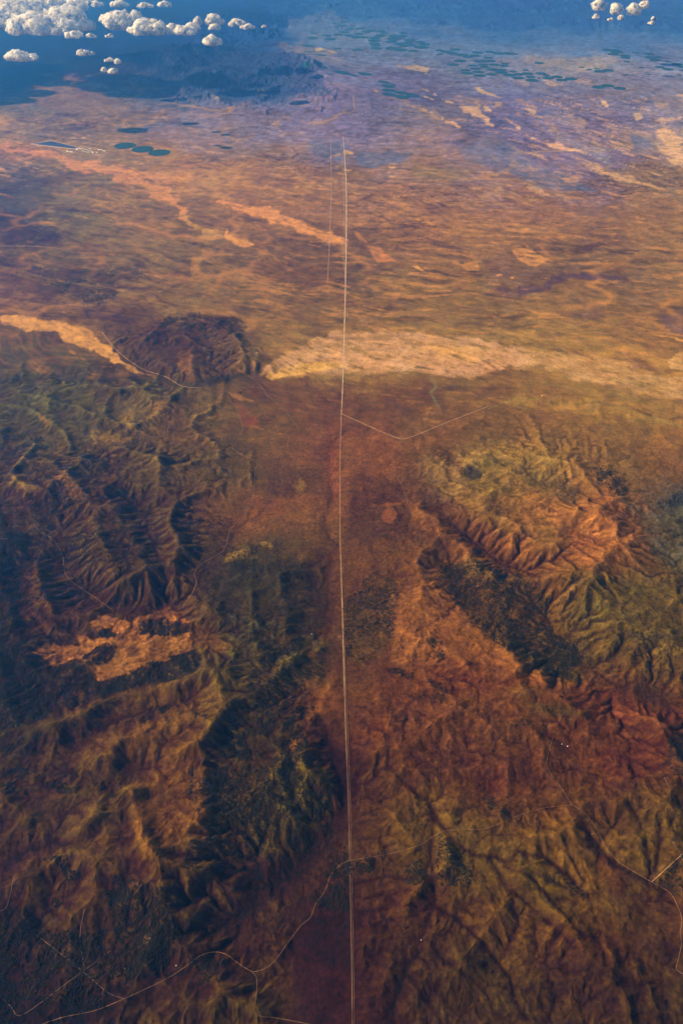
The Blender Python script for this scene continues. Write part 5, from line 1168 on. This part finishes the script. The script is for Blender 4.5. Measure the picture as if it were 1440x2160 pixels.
cloud(447, 87, 32, 16, 'small bright compact cloud below the right end of the chain')
cloud(453, 44, 40, 17, 'flat bottomed cream cloud above and right of the chain')
cloud(454, 58, 24, 10, 'little cloud directly under the flat bottomed one')
cloud(418, 46, 14, 13, 'dim upright puff left of the flat bottomed cloud', wisp=.6)
cloud(500, 49, 34, 12, 'cream cloud with a long tail right of the flat bottomed one')
cloud(522, 57, 34, 9, 'thin tail cloud trailing to the right', wisp=.6)
cloud(557, 56, 10, 5, 'last faint puff at the right end of the tail', wisp=.9)
cloud(206, 10, 28, 10, 'small cloud near the top edge, left of three in a row', wisp=.3)
cloud(250, 9, 42, 12, 'small lumpy cloud near the top edge, second of the row')
cloud(305, 12, 32, 9, 'flat cream cloud near the top edge, third of the row')
cloud(348, 10, 36, 9, 'flat cream cloud near the top edge, right end of the row')
cloud(178, 4, 34, 10, 'cloud scrap at the top edge beside the corner bank', wisp=.5)
cloud(42, 119, 76, 16, 'isolated long flat cloud low at the left edge')
cloud(175, 112, 28, 10, 'small faint cloud alone over the dark plain, upper left', wisp=.5)
cloud(192, 113, 18, 6, 'thin wisp just right of the small faint cloud', wisp=.9)
cloud(233, 127, 22, 6, 'thin wisp above the lowest left cloudlets', wisp=.9)
cloud(249, 131, 12, 7, 'tiny bright puff right of the thin wisp', wisp=.3)
cloud(221, 148, 12, 7, 'tiny dim puff, left of the lowest pair', wisp=.6)
cloud(240, 151, 22, 8, 'small bright puff, right of the lowest pair', wisp=.2)
cloud(1262, 12, 18, 24, 'upright cream cloud tower at the top right, leftmost')
cloud(1256, 35, 11, 10, 'small puff below the leftmost upright tower', wisp=.4)
cloud(1296, 22, 20, 22, 'leaning cream cloud at the top right, second from left', wisp=.2)
cloud(1308, 38, 14, 9, 'small puff under the leaning cloud', wisp=.4)
cloud(1285, 42, 12, 6, 'faint scrap left of the small puff under the leaning cloud', wisp=.8)
cloud(1334, 22, 26, 24, 'largest cloud of the top right group')
cloud(1356, 12, 26, 16, 'hazy cloud shoulder on the right of the largest top right cloud', wisp=.3)
cloud(1378, 40, 14, 6, 'small flat puff right of the top right group', wisp=.3)
cloud(1372, 49, 14, 6, 'lower small flat puff right of the top right group', wisp=.4)
# clouds just outside the left edge, whose shadows lie on the plain
for px, py, w, h, in [(-184, 28, 160, 26), (-196, 50, 170, 26), (-207, 68, 150, 24), (-118, 18, 150, 24), (-128, 39, 160, 24), (-141, 58, 130, 22), (-72, 26, 90, 22), (-84, 47, 80, 20), (-260, 40, 130, 28), (-265, 70, 130, 26)]:
    if w: cloud(px, py, w, h, 'broad cumulus beyond the left edge of the view', 'clouds beyond the left edge')

# ------------------------------------------------------------------ air
def box_mesh(x0, x1, y0, y1, z0, z1):
    v = [(x, y, z) for x in (x0, x1) for y in (y0, y1) for z in (z0, z1)]
    f = [(0, 1, 3, 2), (4, 6, 7, 5), (0, 4, 5, 1), (2, 3, 7, 6), (0, 2, 6, 4), (1, 5, 7, 3)]
    return v, f
hz = bpy.data.materials.new('air'); hz.use_nodes = True; hn = hz.node_tree.nodes; hn.clear()
ho = hn.new('ShaderNodeOutputMaterial'); hv = hn.new('ShaderNodeVolumePrincipled')
hv.inputs['Color'].default_value = (*HAZE_COLOR, 1); hv.inputs['Density'].default_value = HAZE_DENSITY; hv.inputs['Anisotropy'].default_value = HAZE_G; hv.inputs['Absorption Color'].default_value = (1, 1, 1, 1)
hz.node_tree.links.new(hv.outputs[0], ho.inputs['Volume'])
v, f = box_mesh(X.min() - 3000, X.max() + 3000, Y.min() - 3000, Y.max() + 3000, Z.min() - 20, max(CAM_H, Z.max()) + 60)
haze = mesh_obj('haze', v, f, hz); haze['kind'] = 'stuff'
